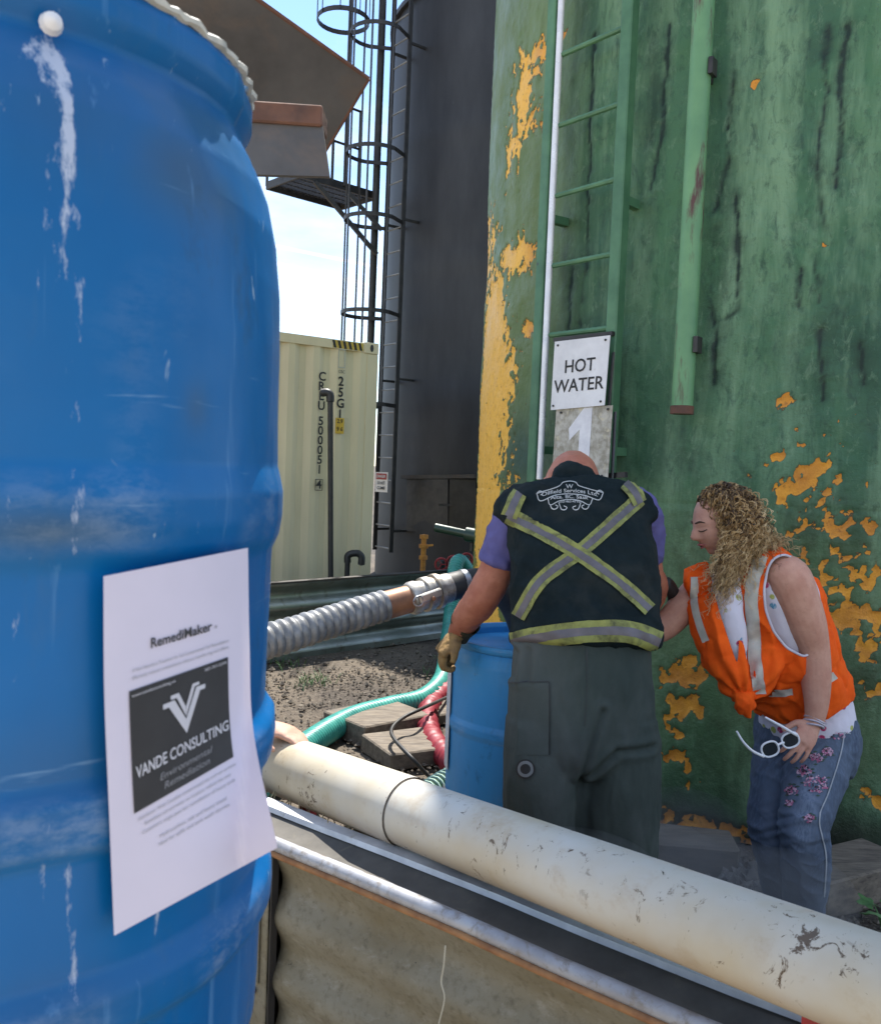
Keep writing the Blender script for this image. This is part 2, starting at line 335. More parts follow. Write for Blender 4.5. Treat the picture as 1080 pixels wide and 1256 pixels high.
# ---------------------------------------------------------------- big green tank
TC = np.array([2.33, 5.85]); TR = 2.1; TH = 7.2
def tank_hit(x, y):
    r = ray(x, y); d = r[:2]; o = -TC
    a = d@d; b = d@o; c_ = o@o-TR*TR; D = b*b-a*c_
    t = (-b-math.sqrt(max(D, 0)))/a
    p = np.array([0, 0, EYE])+r*t
    t0 = math.atan2(-TC[1], -TC[0]); a_ = math.atan2(p[1]-TC[1], p[0]-TC[0])
    return t0+((a_-t0+math.pi) % (2*math.pi)-math.pi), p[2], p
def tank_p(th, z, off=0): return np.array([TC[0]+(TR+off)*math.cos(th), TC[1]+(TR+off)*math.sin(th), z])
def make_tank():
    t0 = math.atan2(-TC[1], -TC[0])
    th = np.concatenate([np.linspace(t0-1.75, t0+1.75, 560), np.linspace(t0+1.75, t0+2*math.pi-1.75, 50)[1:-1]])
    zs = np.concatenate([np.linspace(0, 4.6, 400), np.linspace(4.6, TH, 60)[1:]])
    A, Z = np.meshgrid(th, zs, indexing='ij'); U = (A-t0)*TR
    # patches: pixel centre, half sizes in pixels, weight
    pats = [(592,330,10,70,1.0),(600,420,14,60,1.2),(598,520,16,90,1.3),(590,610,14,70,1.3),(596,720,14,70,1.1),(604,770,16,30,1.0),
            (640,130,12,90,.78),(655,70,34,40,.72),(680,110,8,80,.66),(624,190,9,60,.75),(648,150,26,40,.7),(628,318,22,24,.95),(650,402,13,9,.9),(608,275,6,14,.5),
            (768,65,9,7,.8),(924,99,8,6,.85),(962,490,22,8,.6),(1010,300,6,10,.45),
            (960,590,11,22,.9),(1000,600,60,50,.52),(945,565,40,20,.52),(980,640,60,40,.5),(1060,700,60,60,.5),(1035,685,22,14,.9),(985,690,26,14,.8),(1045,722,40,12,.8),(1060,756,45,16,.9),(1010,708,40,10,.62),(1065,640,25,40,.5),
            (836,822,17,18,1.0),(815,832,8,8,.7),(838,870,26,22,.85),(828,900,14,20,.7),(824,930,22,14,.9),(850,970,12,10,.8),(1062,805,9,14,.85),(1068,850,16,10,.8),(1075,985,20,16,.65),
            (870,1015,70,13,.85),(820,1000,26,16,.8),(930,1035,50,10,.75),(1050,1060,50,8,.6),(990,1050,20,12,.6)]
    Fm = np.full(U.shape, -1.5)
    for (x, y, rx, ry, wt) in pats:
        a, z, p = tank_hit(max(x, 587), y); sc = FOC/p[1]
        a2, _, _ = tank_hit(min(max(x, 587)+rx, 1400), y); ru = max(abs(a2-a)*TR, rx/sc*.8); rz = ry/sc
        d = np.sqrt(((U-(a-t0)*TR)/ru)**2+((Z-z)/rz)**2)
        Fm = np.maximum(Fm, np.clip(wt+.12-.55*d, -1.5, 1))
    big = fbm(U*5, Z*3.2, 2, 5); fine = fbm(U*27, Z*20, 9, 5)
    flake = Fm-.10*sstep(-2.0, -1.2, U)+(big-.5)*.8+(fine-.5)*(2.3-1.3*sstep(-1.1, -1.6, U))+(fbm(U*44, Z*34, 21, 3)-.5)*1.6*sstep(-.3, .1, U)+(fbm(U*60, Z*48, 4, 3)-.5)*.5
    # dark runs: polylines in pixels
    runs = [[(895,90),(892,200),(875,260),(872,330),(874,470)],[(901,230),(903,380),(880,400)],[(1018,30),(1014,120),(1003,200),(1008,270),(1000,320),(1008,370)],[(1040,30),(1036,100),(1022,230)],[(985,330),(980,380)],[(985,40),(1000,80)],
            [(1008,405),(1004,490)],[(1056,420),(1060,470)],[(700,330),(690,560)],[(730,40),(712,400)],[(820,30),(810,160),(800,230)]]
    stain = np.zeros(U.shape)
    for k, r_ in enumerate(runs):
        pts = []
        for (x, y) in r_: a, z, p = tank_hit(x, y); pts.append(((a-t0)*TR, z))
        pu = [q_[0] for q_ in pts]; pz = [q_[1] for q_ in pts]
        iu = np.where((U[:, 0] > min(pu)-.22) & (U[:, 0] < max(pu)+.22))[0]; iz = np.where((zs > min(pz)-.15) & (zs < max(pz)+.15))[0]
        sl_ = np.ix_(iu, iz); u_, z_ = U[sl_], Z[sl_]; st_ = np.zeros(u_.shape)
        wob = (fbm(z_*4, z_*0+k*3.3, 1, 3)-.5)*.06+(fbm(z_*26, u_*6+k*3.3, 4, 3)-.5)*.022
        wdt = .003+.017*fbm(z_*9+k, u_*3, 4, 3)**1.5; brk = sstep(.3, .5, fbm(z_*4+k*2, u_*2, 11, 3)+.05); hal = .35*sstep(.4, .6, fbm(u_*30, z_*20, 3, 3))
        for (ua, za), (ub, zb) in zip(pts, pts[1:]):
            dx, dz = ub-ua, zb-za; L2 = dx*dx+dz*dz
            t = np.clip(((u_+wob-ua)*dx+(z_-za)*dz)/L2, 0, 1); dd = np.hypot(u_+wob-ua-t*dx, z_-za-t*dz)
            st_ = np.maximum(st_, np.exp(-(dd/wdt)**2)*brk+hal*np.exp(-(dd/(wdt*3.5))**2))
        stain[sl_] = np.maximum(stain[sl_], st_)
    # foam relief: lumpy spray, shallow pits where it flaked
    rel = (fbm(U*2.5, Z*2, 5, 3)-.5)*.02+(fbm(U*14, Z*10, 1, 3)-.5)*.010+(fbm(U*38, Z*30, 6, 2)-.5)*.004
    rel -= .010*sstep(.42, .62, flake)
    rel -= .006*stain
    seam = np.exp(-((Z-1.52-(fbm(U*2, U*0, 1, 2)-.5)*.03)/.012)**2)*.004; rel -= seam
    rr = TR+rel
    # tar-dark band at the foot
    foot = sstep(.30, .02, Z+(fbm(U*4, Z*6, 8, 4)-.5)*.25)
    V = np.stack([TC[0]+rr*np.cos(A), TC[1]+rr*np.sin(A), Z], -1).reshape(-1, 3)
    q = NT('green_sprayed_foam')
    g = q.mix(q.ramp(q.noise(1.3, 7, .62, (1, 1, .45)), .33, .66), (.068, .178, .084), (.031, .096, .056))
    g = q.mix(q.ramp(q.noise(3.2, 7, .7, (1.2, 1.2, .18), .3, (2, 5, 1)), .46, .66), g, (.16, .285, .165))
    g = q.mix(q.ramp(q.noise(9, 6, .7, (1, 1, .5), .5, (7, 5, 1)), .58, .78), g, (.016, .055, .032))
    g = q.mix(q.math('MULTIPLY', q.attr('grime'), q.ramp(q.noise(7, 8, .72, (1, 1, .6), .4, (1, 1, 6)), .34, .58)), g, (.009, .026, .018))
    g = q.mix(q.math('MULTIPLY', q.ramp(q.noise(24, 8, .75, (1, 1, .45), .6, (4, 2, 8)), .52, .70), .7), g, (.022, .062, .04))
    g = q.mix(q.math('MULTIPLY', q.ramp(q.noise(17, 8, .75, (1, 1, .6), .6, (9, 2, 3)), .56, .74), .55), g, (.2, .32, .2))
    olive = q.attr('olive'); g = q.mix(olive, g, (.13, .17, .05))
    g = q.mix(q.math('MULTIPLY', q.attr('blue'), .75), g, (.012, .05, .058))
    st = q.math('MULTIPLY', q.attr('stain'), q.ramp(q.noise(16, 6, .7), .12, .42, (.35, .35, .35, 1))); g = q.mix(st, g, (.008, .026, .017))
    ft = q.math('MULTIPLY', q.attr('foot'), .85); g = q.mix(ft, g, (.03, .026, .02))
    fl = q.math('ADD', q.attr('flake'), q.math('MULTIPLY', q.math('SUBTRACT', q.noise(45, 6, .7), .5), .55))
    orange = q.mix(q.ramp(q.noise(8, 6, .65), .35, .7), (.78, .35, .035), (.50, .19, .03)); orange = q.mix(q.attr('sunlit_edge'), orange, (.86, .50, .08)); orange = q.mix(q.ramp(q.noise(38, 6, .75), .55, .72), orange, (.33, .12, .025))  # left-edge flakes painted brighter yellow, as if the sun caught them
    rim = q.ramp(fl, .47, .52); c = q.mix(rim, g, (.045, .035, .018)); c = q.mix(q.ramp(fl, .52, .56), c, orange)
    q.bump(q.noise(26, 7, .7), .6, .012); q.bump(q.noise(120, 4, .65), .4, .003)
    m = q.out(c, q.mix(q.ramp(q.noise(6, 5), .35, .7), (.42, .42, .42), (.7, .7, .7)), 0, .35)
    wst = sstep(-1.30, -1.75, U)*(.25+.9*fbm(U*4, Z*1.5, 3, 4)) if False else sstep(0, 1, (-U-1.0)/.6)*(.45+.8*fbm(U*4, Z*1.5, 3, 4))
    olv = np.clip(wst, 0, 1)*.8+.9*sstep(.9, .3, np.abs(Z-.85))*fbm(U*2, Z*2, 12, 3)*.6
    ab, zb, _ = tank_hit(640, 560); blue = np.exp(-(((U-(ab-t0)*TR)/.35)**2+((Z-zb)/.28)**2)*1.2)*sstep(.35, .6, fbm(U*5, Z*3, 31, 4)+.1)
    grime = np.zeros(U.shape)
    for (x, y, rx, ry, wt) in ((915, 740, 110, 110, 1), (970, 660, 120, 60, .8), (1060, 820, 70, 90, .9), (960, 930, 160, 110, .75), (700, 420, 60, 160, .55), (800, 150, 14, 200, .7), (880, 330, 20, 160, .6), (830, 560, 70, 60, .5), (660, 560, 40, 60, .6), (1010, 440, 80, 60, .5), (840, 690, 40, 80, .7)):
        a, z, p = tank_hit(x, y); sc = FOC/p[1]; grime = np.maximum(grime, wt*np.exp(-((U-(a-t0)*TR)/(rx/sc))**2-((Z-z)/(ry/sc))**2))
    t = thing('storage_tank', 'tall green foam-coated tank with orange patches where the coating flaked', 'tank', (TC[0], TC[1], 0))
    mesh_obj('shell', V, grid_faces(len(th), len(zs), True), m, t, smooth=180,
             attrs={'flake': flake.ravel(), 'stain': stain.ravel(), 'olive': np.clip(olv, 0, 1).ravel(), 'foot': foot.ravel(), 'blue': blue.ravel(), 'grime': grime.ravel(), 'sunlit_edge': sstep(-1.45, -1.75, U).ravel()*.8})
    MB().lathe([(TR+.005, TH-.02), (TR+.06, TH-.02), (TR+.06, TH+.04), (TR*.5, TH+.35), (0.01, TH+.5)], 64, (TC[0], TC[1], 0)).build('roof', M['green_rail'], t)
    return t
tank = make_tank()
# ladder fixed to the tank, with the bright conduit beside its left rail
def make_tank_ladder():
    aL = tank_hit(692, 300)[0]; aR = tank_hit(777, 300)[0]; OFF = .15
    t = thing('tank_ladder', 'green steel ladder fixed to the front of the green tank', 'ladder', tank_p((aL+aR)/2, .0, OFF))
    zb = tank_hit(665, 592)[1]
    top = TH
    for a in (aL, aR):
        rad = nrm([math.cos(a), math.sin(a), 0]); tan = np.array([-rad[1], rad[0], 0])
        p = tank_p(a, 0, OFF); mb = MB()
        mb.boxf(p-tan*.03-rad*.055+[0, 0, zb], tan*.06, rad*.065, (0, 0, top-zb), 0, .006); mb.build('rail', M['green_rail'], t)
        for zz in (zb+.15, 2.9, 4.4, 6.2):
            MB().boxf(p-tan*.02-rad*.22+[0, 0, zz], tan*.04, rad*.165, (0, 0, .04)).build('standoff', M['green_rail'], t)
    z = tank_hit(690, 415)[1]; zz = z-.002
    pL = tank_p(aL, 0, OFF-.015); pR = tank_p(aR, 0, OFF-.015)
    while zz < TH-.1:
        n = 26; path = [pL+(pR-pL)*k/n+[0, 0, zz] for k in range(n+1)]
        MB().tube(path, [.0125+.0018*(k % 2) for k in range(n+1)], 8).build('rung', M['green_rail'], t); zz += .345
    return aL, aR, OFF, zb
LAD = make_tank_ladder()
def make_conduit():
    aL, aR, OFF, zb = LAD; a = aL+.024; 
    mb = MB(); p = tank_p(a, 0, OFF-.01)
    mb.tube([p+[0, 0, z] for z in (zb+.02, 3, 5, 7.0)], .017, 14)
    o = mb.build('conduit', pm('bright_conduit', (.8, .8, .82), (.66, .66, .7), .3, .2, 9), smooth=60); tag(o, 'thin bright metal conduit running up beside the left rail of the green ladder', 'conduit')
    t2 = MB()
make_conduit()
# vertical pipe hanging in front of the tank
def make_standpipe():
    t = thing('standpipe', 'green vertical pipe with rust streaks and an open lower end on the tank', 'pipe', P(836, 505, 3.95))
    a, zb, _ = tank_hit(834, 507); 
    a = tank_hit(853, 400)[0]; p = tank_p(a, 0, .12)
    q = NT('green_rusty_pipe'); c = q.mix(q.ramp(q.noise(4, 6, .6), .3, .7), (.15, .32, .15), (.095, .235, .115))
    c = q.mix(q.ramp(q.noise(5.5, 7, .65, (2.2, 2.2, .55), .2, (1, 4, 2)), .56, .68), c, (.085, .035, .03)); q.bump(q.noise(70, 4), .25, .003)
    mm = q.out(c, .5)
    z0 = EYE-(507-582)*-1*3.9/FOC*-1 if False else P(834, 507, p[1])[2]
    MB().tube([p+[0, 0, z] for z in np.linspace(z0, 7.0, 30)], .0475, 20, caps=False).build('pipe', mm, t, 60)
    MB().tube([p+[0, 0, z0+.001], p+[0, 0, z0+.3]], .040, 16, caps=False).build('bore', M['rust'], t, 60)
    MB().lathe([(.040, 0), (.052, 0), (.052, .035), (.0476, .037)], 20, p+[0, 0, z0-.003]).build('collar', M['rust'], t)
    rad = nrm([math.cos(a), math.sin(a), 0]); tan = np.array([-rad[1], rad[0], 0])
    for zz in (P(855, 430, 4)[2], 3.4, 5.2):
        MB().boxf(p-rad*.16-tan*.02+[0, 0, zz], rad*.115, tan*.04, (0, 0, .05)).boxf(p+tan*.045-rad*.03+[0, 0, zz-.01], rad*.06, tan*.02, (0, 0, .07)).build('bracket', M['black_paint'], t)
make_standpipe()
# signs on the ladder
def quad_fn(TL, TR_, BL, BR, w_, h_, off):
    n = nrm(np.cross(TR_-TL, TL-BL))
    if n[1] > 0: n = -n
    def fn(u, v):
        a = u/w_+.5; b = .5-v/h_
        return (TL*(1-a)+TR_*a)*(1-b)+(BL*(1-a)+BR*a)*b+n*off
    return fn, n
def plate(name, TL, TR_, BL, BR, mat, parent, th=.003):
    n = nrm(np.cross(TR_-TL, TL-BL)); n = -n if n[1] > 0 else n
    V = [TL, TR_, BR, BL, TL-n*th, TR_-n*th, BR-n*th, BL-n*th]
    F = [(0,1,2,3), (7,6,5,4), (0,4,5,1), (1,5,6,2), (2,6,7,3), (3,7,4,0)]
    return mesh_obj(name, V, F, mat, parent, smooth=0)
def make_signs():
    aL, aR, OFF, zb = LAD
    def pt(x, y, off):      # point on the ladder plane
        pL = tank_p(aL, 0, OFF+off); pR = tank_p(aR, 0, OFF+off); r = ray(x, y)
        nrm2 = np.array([pR[1]-pL[1], -(pR[0]-pL[0])]); t = (nrm2@pL[:2])/(nrm2@r[:2]); return np.array([0, 0, EYE])+r*t
    q = [pt(x, y, .06) for x, y in ((680, 419), (748, 411), (675, 503), (741, 497))]
    t = thing('hot_water_sign', 'white metal sign reading HOT WATER hung on the green ladder', 'sign', q[2])
    w_ = np.linalg.norm(q[1]-q[0]); h_ = np.linalg.norm(q[0]-q[2])
    plate('plate', *q, M['white_paint'], t)
    fn, n = quad_fn(*q, w_, h_, .0015)
    text_on('lettering', 'HOT', fn, .002, .035, h_*.185, M['black_ink'], t, bold=.012, width=w_*.55)
    text_on('lettering', 'WATER', fn, 0.0, -.058, h_*.185, M['black_ink'], t, bold=.012, width=w_*.92)
    for u, v in ((-.43, .44), (.43, .44), (-.45, -.44), (.43, -.44)):
        c_ = fn(u*w_, v*h_); MB().tube([c_-n*.002, c_+n*.003], .0055, 8).build('bolt', M['black_paint'], t)
    q = [pt(x, y, .05) for x, y in ((682, 501), (751, 497), (676, 592), (745, 588))]
    t = thing('number_plate', 'weathered metal plate with a large white number 1 below the HOT WATER sign', 'sign', q[2])
    w_ = np.linalg.norm(q[1]-q[0]); h_ = np.linalg.norm(q[0]-q[2])
    plate('plate', *q, pm('weathered_plate', (.47, .45, .40), (.27, .25, .2), .55, .1, 26, lo=.38, hi=.6, dirt=(.55, .5, .36), dlo=.56, dhi=.66, dscale=18), t)
    fn, n = quad_fn(*q, w_, h_, .0015)
    k = [(-.30, .18), (.0, .5), (.18, .5), (.18, -.6), (-.03, -.6), (-.03, .22), (-.28, .06)]
    mesh_obj('numeral', [fn(a*w_*.8, b*h_) for a, b in [(-.3, .22), (.02, .49), (.20, .49), (.20, -.49), (-.05, -.49), (-.05, .20), (-.27, .06)]], [(0, 1, 2, 3, 4, 5, 6)], M['white_ink'], t, smooth=0)
    for u, v in ((-.4, .44), (.43, .45), (.4, -.45)):
        c_ = fn(u*w_, v*h_); MB().tube([c_-n*.002, c_+n*.004], .006, 8).build('bolt', M['black_paint'], t)
    # dark backing strips and clips behind the signs
    t = thing('sign_bracket', 'black steel bracket bars behind the signs on the green ladder', 'bracket', pt(750, 590, .03))
    MB().bar(pt(680, 417, .02), pt(752, 409, .02), .02, .02).build('bar', M['black_paint'], t)
    MB().bar(pt(668, 590, .02), pt(768, 582, .02), .02, .025).build('bar', M['black_paint'], t)
    MB().bar(pt(752, 432, .028), pt(746, 500, .028), .006, .05, (0, 1, 0)).build('strip', M['black_paint'], t)
    MB().bar(pt(754, 505, .028), pt(750, 590, .028), .006, .05, (0, 1, 0)).build('strip', pm('purple_grey_strip', (.06, .055, .075), (.04, .05, .05), .6), t)
make_signs()
# ---------------------------------------------------------------- black tank behind
BC = np.array([1.36, 13.6]); BR_ = 2.32
def make_black_tank():
    t = thing('black_tank', 'tall matt black tank standing behind the fence beside the container', 'tank', (BC[0], BC[1], 0))
    q = NT('black_tank_paint'); c = q.mix(q.ramp(q.noise(2.2, 7, .62, (1, 1, .3)), .3, .72), (.010, .011, .015), (.034, .036, .042))
    c = q.mix(q.ramp(q.noise(14, 7, .7, (1, 1, .6)), .66, .76), c, (.055, .058, .066)); q.bump(q.noise(40, 5), .2, .004)
    bm_ = q.out(c, .55, 0, .4)
    V = []; n = 120; zs = np.linspace(0, 7.9, 60)
    for i in range(n):
        a = 2*math.pi*i/n
        for z in zs:
            rr = BR_+.012*math.sin(z*1.1+2*a)*.5+(.012 if abs((z % 1.7)-.85) < .08 else 0); V.append((BC[0]+rr*math.cos(a), BC[1]+rr*math.sin(a), z))
    mesh_obj('shell', V, grid_faces(n, len(zs), True), bm_, t, smooth=60)
    MB().lathe([(BR_-.05, 7.88), (BR_+.06, 7.88), (BR_+.06, 7.95), (.01, 8.4)], 60, (BC[0], BC[1], 0)).build('roof', bm_, t)
    # doors of the heater box, bulging out of the shell
    def hit(x, y, off=0):
        r = ray(x, y); d = r[:2]; o = -BC; a = d@d; b = d@o; D = b*b-a*(o@o-(BR_+off)**2)
        return np.array([0, 0, EYE])+r*((-b-math.sqrt(max(D, 0)))/a)
    for xa, xb in ((499, 549), (551, 583)):
        a, b, c_, d = hit(xa, 588), hit(xb, 588), hit(xa-1, 652), hit(xb, 650)
        a, b, c_, d = [p+[0, -.05, 0] for p in (a, b, c_, d)]
        dr = plate('door', a, b, c_, d, M['black_paint'], t, .06)
        if xa == 499: MB().bar((b+d)/2+[-.12, -.02, 0], (b+d)/2+[.14, -.02, 0], .03, .03).build('latch', M['dark_steel'], dr)
    e0, e1 = hit(494, 585)+[0, -.08, 0], hit(584, 584)+[0, -.08, 0]
    MB().bar(e0, e1, .08, .05).build('door_lintel', M['dark_steel'], t)
    return hit
bhit = make_black_tank()
def make_cage_ladder():
    p0 = P(473, 570, 12.15); p0[2] = 0; n = nrm([-.8, -.6, 0]); wd = nrm([.6, -.8, 0])
    t = thing('caged_ladder', 'black caged ladder climbing the left side of the black tank', 'ladder', p0)
    m = M['black_paint']; H0 = .45; H1 = 8.7
    for s in (-1, 1): MB().bar(p0+wd*.2*s+[0, 0, H0], p0+wd*.2*s+[0, 0, H1], .022, .06, n).build('rail', m, t)
    z = H0+.05
    mr = pm('rung_grey', (.28, .28, .27), (.18, .18, .18), .5, .3)
    while z < H1: MB().tube([p0-wd*.2+[0, 0, z], p0+wd*.2+[0, 0, z]], .011, 6).build('rung', mr, t); z += .305
    c0 = p0+n*.36
    for y in (45, 190, 272, 386, 497):
        zz = P(452, y, 12.)[2]; pts = [p0+wd*.2+[0, 0, zz]]
        for k in range(0, 17):
            a = math.pi*(k/16)*1.16-.25; pts.append(c0+wd*.36*math.cos(a)+n*.36*math.sin(a)+[0, 0, zz])
        pts.append(p0-wd*.2+[0, 0, zz])
        mb = MB()
        for a, b in zip(pts, pts[1:]): mb.bar(a, b, .012, .05)
        mb.build('hoop', m, t)
    zb = P(452, 497, 12.)[2]
    for k in range(5):
        a = math.pi*(k/4)*1.02-.03; q = c0+wd*.355*math.cos(a)+n*.355*math.sin(a)
        MB().bar(q+[0, 0, zb-.02], q+[0, 0, H1], .035, .01, n).build('cage_bar', m, t)
    for y in (60, 273, 466, 650):
        zz = P(476, y, 12.2)[2]; 
        for s in (-1, 1): MB().bar(p0+wd*.2*s+[0, 0, zz], p0+wd*.2*s-n*.35+[0, 0, zz], .03, .03).build('bracket', m, t)
    q = [P(463, 579, 12.0)+n*.03, P(478, 579.5, 11.85)+n*.03, P(462, 603, 12.0)+n*.03, P(477, 604, 11.85)+n*.03]
    g = thing('danger_sign', 'small white and red DANGER sign wired to the black ladder', 'sign', q[2])
    w_ = np.linalg.norm(q[1]-q[0]); h_ = np.linalg.norm(q[0]-q[2]); plate('plate', *q, M['white_paint'], g)
    fn, nn = quad_fn(*q, w_, h_, .004); f2, _ = quad_fn(*q, w_, h_, .007); f3, _ = quad_fn(*q, w_, h_, .010)
    mesh_obj('red_band', [f2(-.42*w_, .44*h_), f2(.42*w_, .44*h_), f2(.42*w_, .14*h_), f2(-.42*w_, .14*h_)], [(0, 1, 2, 3)], M['red_paint'], g, smooth=0)
    text_on('lettering', 'DANGER', f3, 0, .29*h_, .13*h_, M['white_ink'], g, bold=.02, width=.7*w_)
    text_on('lettering', 'DO NOT', f3, 0, -.05*h_, .15*h_, M['black_ink'], g, bold=.02, width=.62*w_)
    text_on('lettering', 'CLIMB', f3, 0, -.30*h_, .15*h_, M['black_ink'], g, bold=.02, width=.62*w_)
make_cage_ladder()
def make_platform():
    t = thing('ladder_platform', 'dark steel grating platform with handrail braced off the black tank', 'platform', P(455, 312, 12.1))
    m = M['black_paint']; z = P(420, 222, 12)[2]
    A = P(368, 222, 11.75); B = P(462, 210, 12.6); A[2] = B[2] = z
    ax = nrm(B-A); sd = np.array([-ax[1], ax[0], 0])*.8; L = np.linalg.norm(B-A)
    mb = MB()
    mb.bar(A, B, .03, .1); mb.bar(A+sd, B+sd, .03, .1); mb.bar(A, A+sd, .03, .1); mb.bar(B, B+sd, .03, .1); mb.build('edge_frame', m, t)
    for k in range(22):
        f = (k+.5)/22; MB().bar(A+(B-A)*f+[0, 0, .02], A+(B-A)*f+sd+[0, 0, .02], .008, .03).build('grating_bar', m, t)
    for k in range(5):
        f = (k+.5)/5; MB().bar(A+sd*f+[0, 0, .012], B+sd*f+[0, 0, .012], .006, .012).build('grating_tie', m, t)
    wall = P(462, 312, 12.3); MB().bar(A+(B-A)*.18-[0, 0, .05], wall, .05, .05).build('brace', m, t)
    MB().bar(A+(B-A)*.6-[0, 0, .05], P(468, 282, 12.35), .05, .05).build('brace', m, t)
    for q in (A, A+(B-A)*.4, A+sd, A+sd*.5, A+(B-A)*.75): MB().tube([q, q+[0, 0, 1.05]], .02, 8).build('rail_post', m, t)
    for h in (.55, 1.05):
        MB().tube([A+sd+[0, 0, h], A+[0, 0, h], A+(B-A)*.75+[0, 0, h]], .018, 8).build('handrail', m, t)
    for dx, lab in ((0, 0),):
        pass
    # vertical riser pipe and the upper cage
    r = thing('riser_pipe', 'black vertical riser pipe beside the caged ladder', 'pipe', P(454, 430, 12.4))
    b = P(454, 430, 12.4); MB().tube([[b[0], b[1], 0], [b[0], b[1], 9.0]], .05, 12).build('pipe', m, r, 60)
    u = thing('upper_cage', 'upper black ladder cage above the platform at the top of the photo', 'ladder', P(421, 30, 12.2))
    c0 = P(421, 20, 12.2); z0 = c0[2]-.05
    for zz in (z0, z0+1.0):
        pts = [np.array([c0[0]+.34*math.cos(a), c0[1]+.34*math.sin(a), zz]) for a in np.linspace(0, 2*math.pi, 25)]
        mb = MB()
        for a, b in zip(pts, pts[1:]): mb.bar(a, b, .012, .06)
        mb.build('hoop', m, u)
    for k in range(5):
        a = math.pi+k*math.pi/4.; q = np.array([c0[0]+.345*math.cos(a), c0[1]+.345*math.sin(a), z0-.02]); MB().bar(q, q+[0, 0, 1.2], .035, .01, (1, 0, 0)).build('cage_bar', m, u)
    q = P(428, 60, 12.2); MB().tube([[q[0], q[1], z], [q[0], q[1], z0+1.2]], .022, 8).build('support_post', m, u)
make_platform()
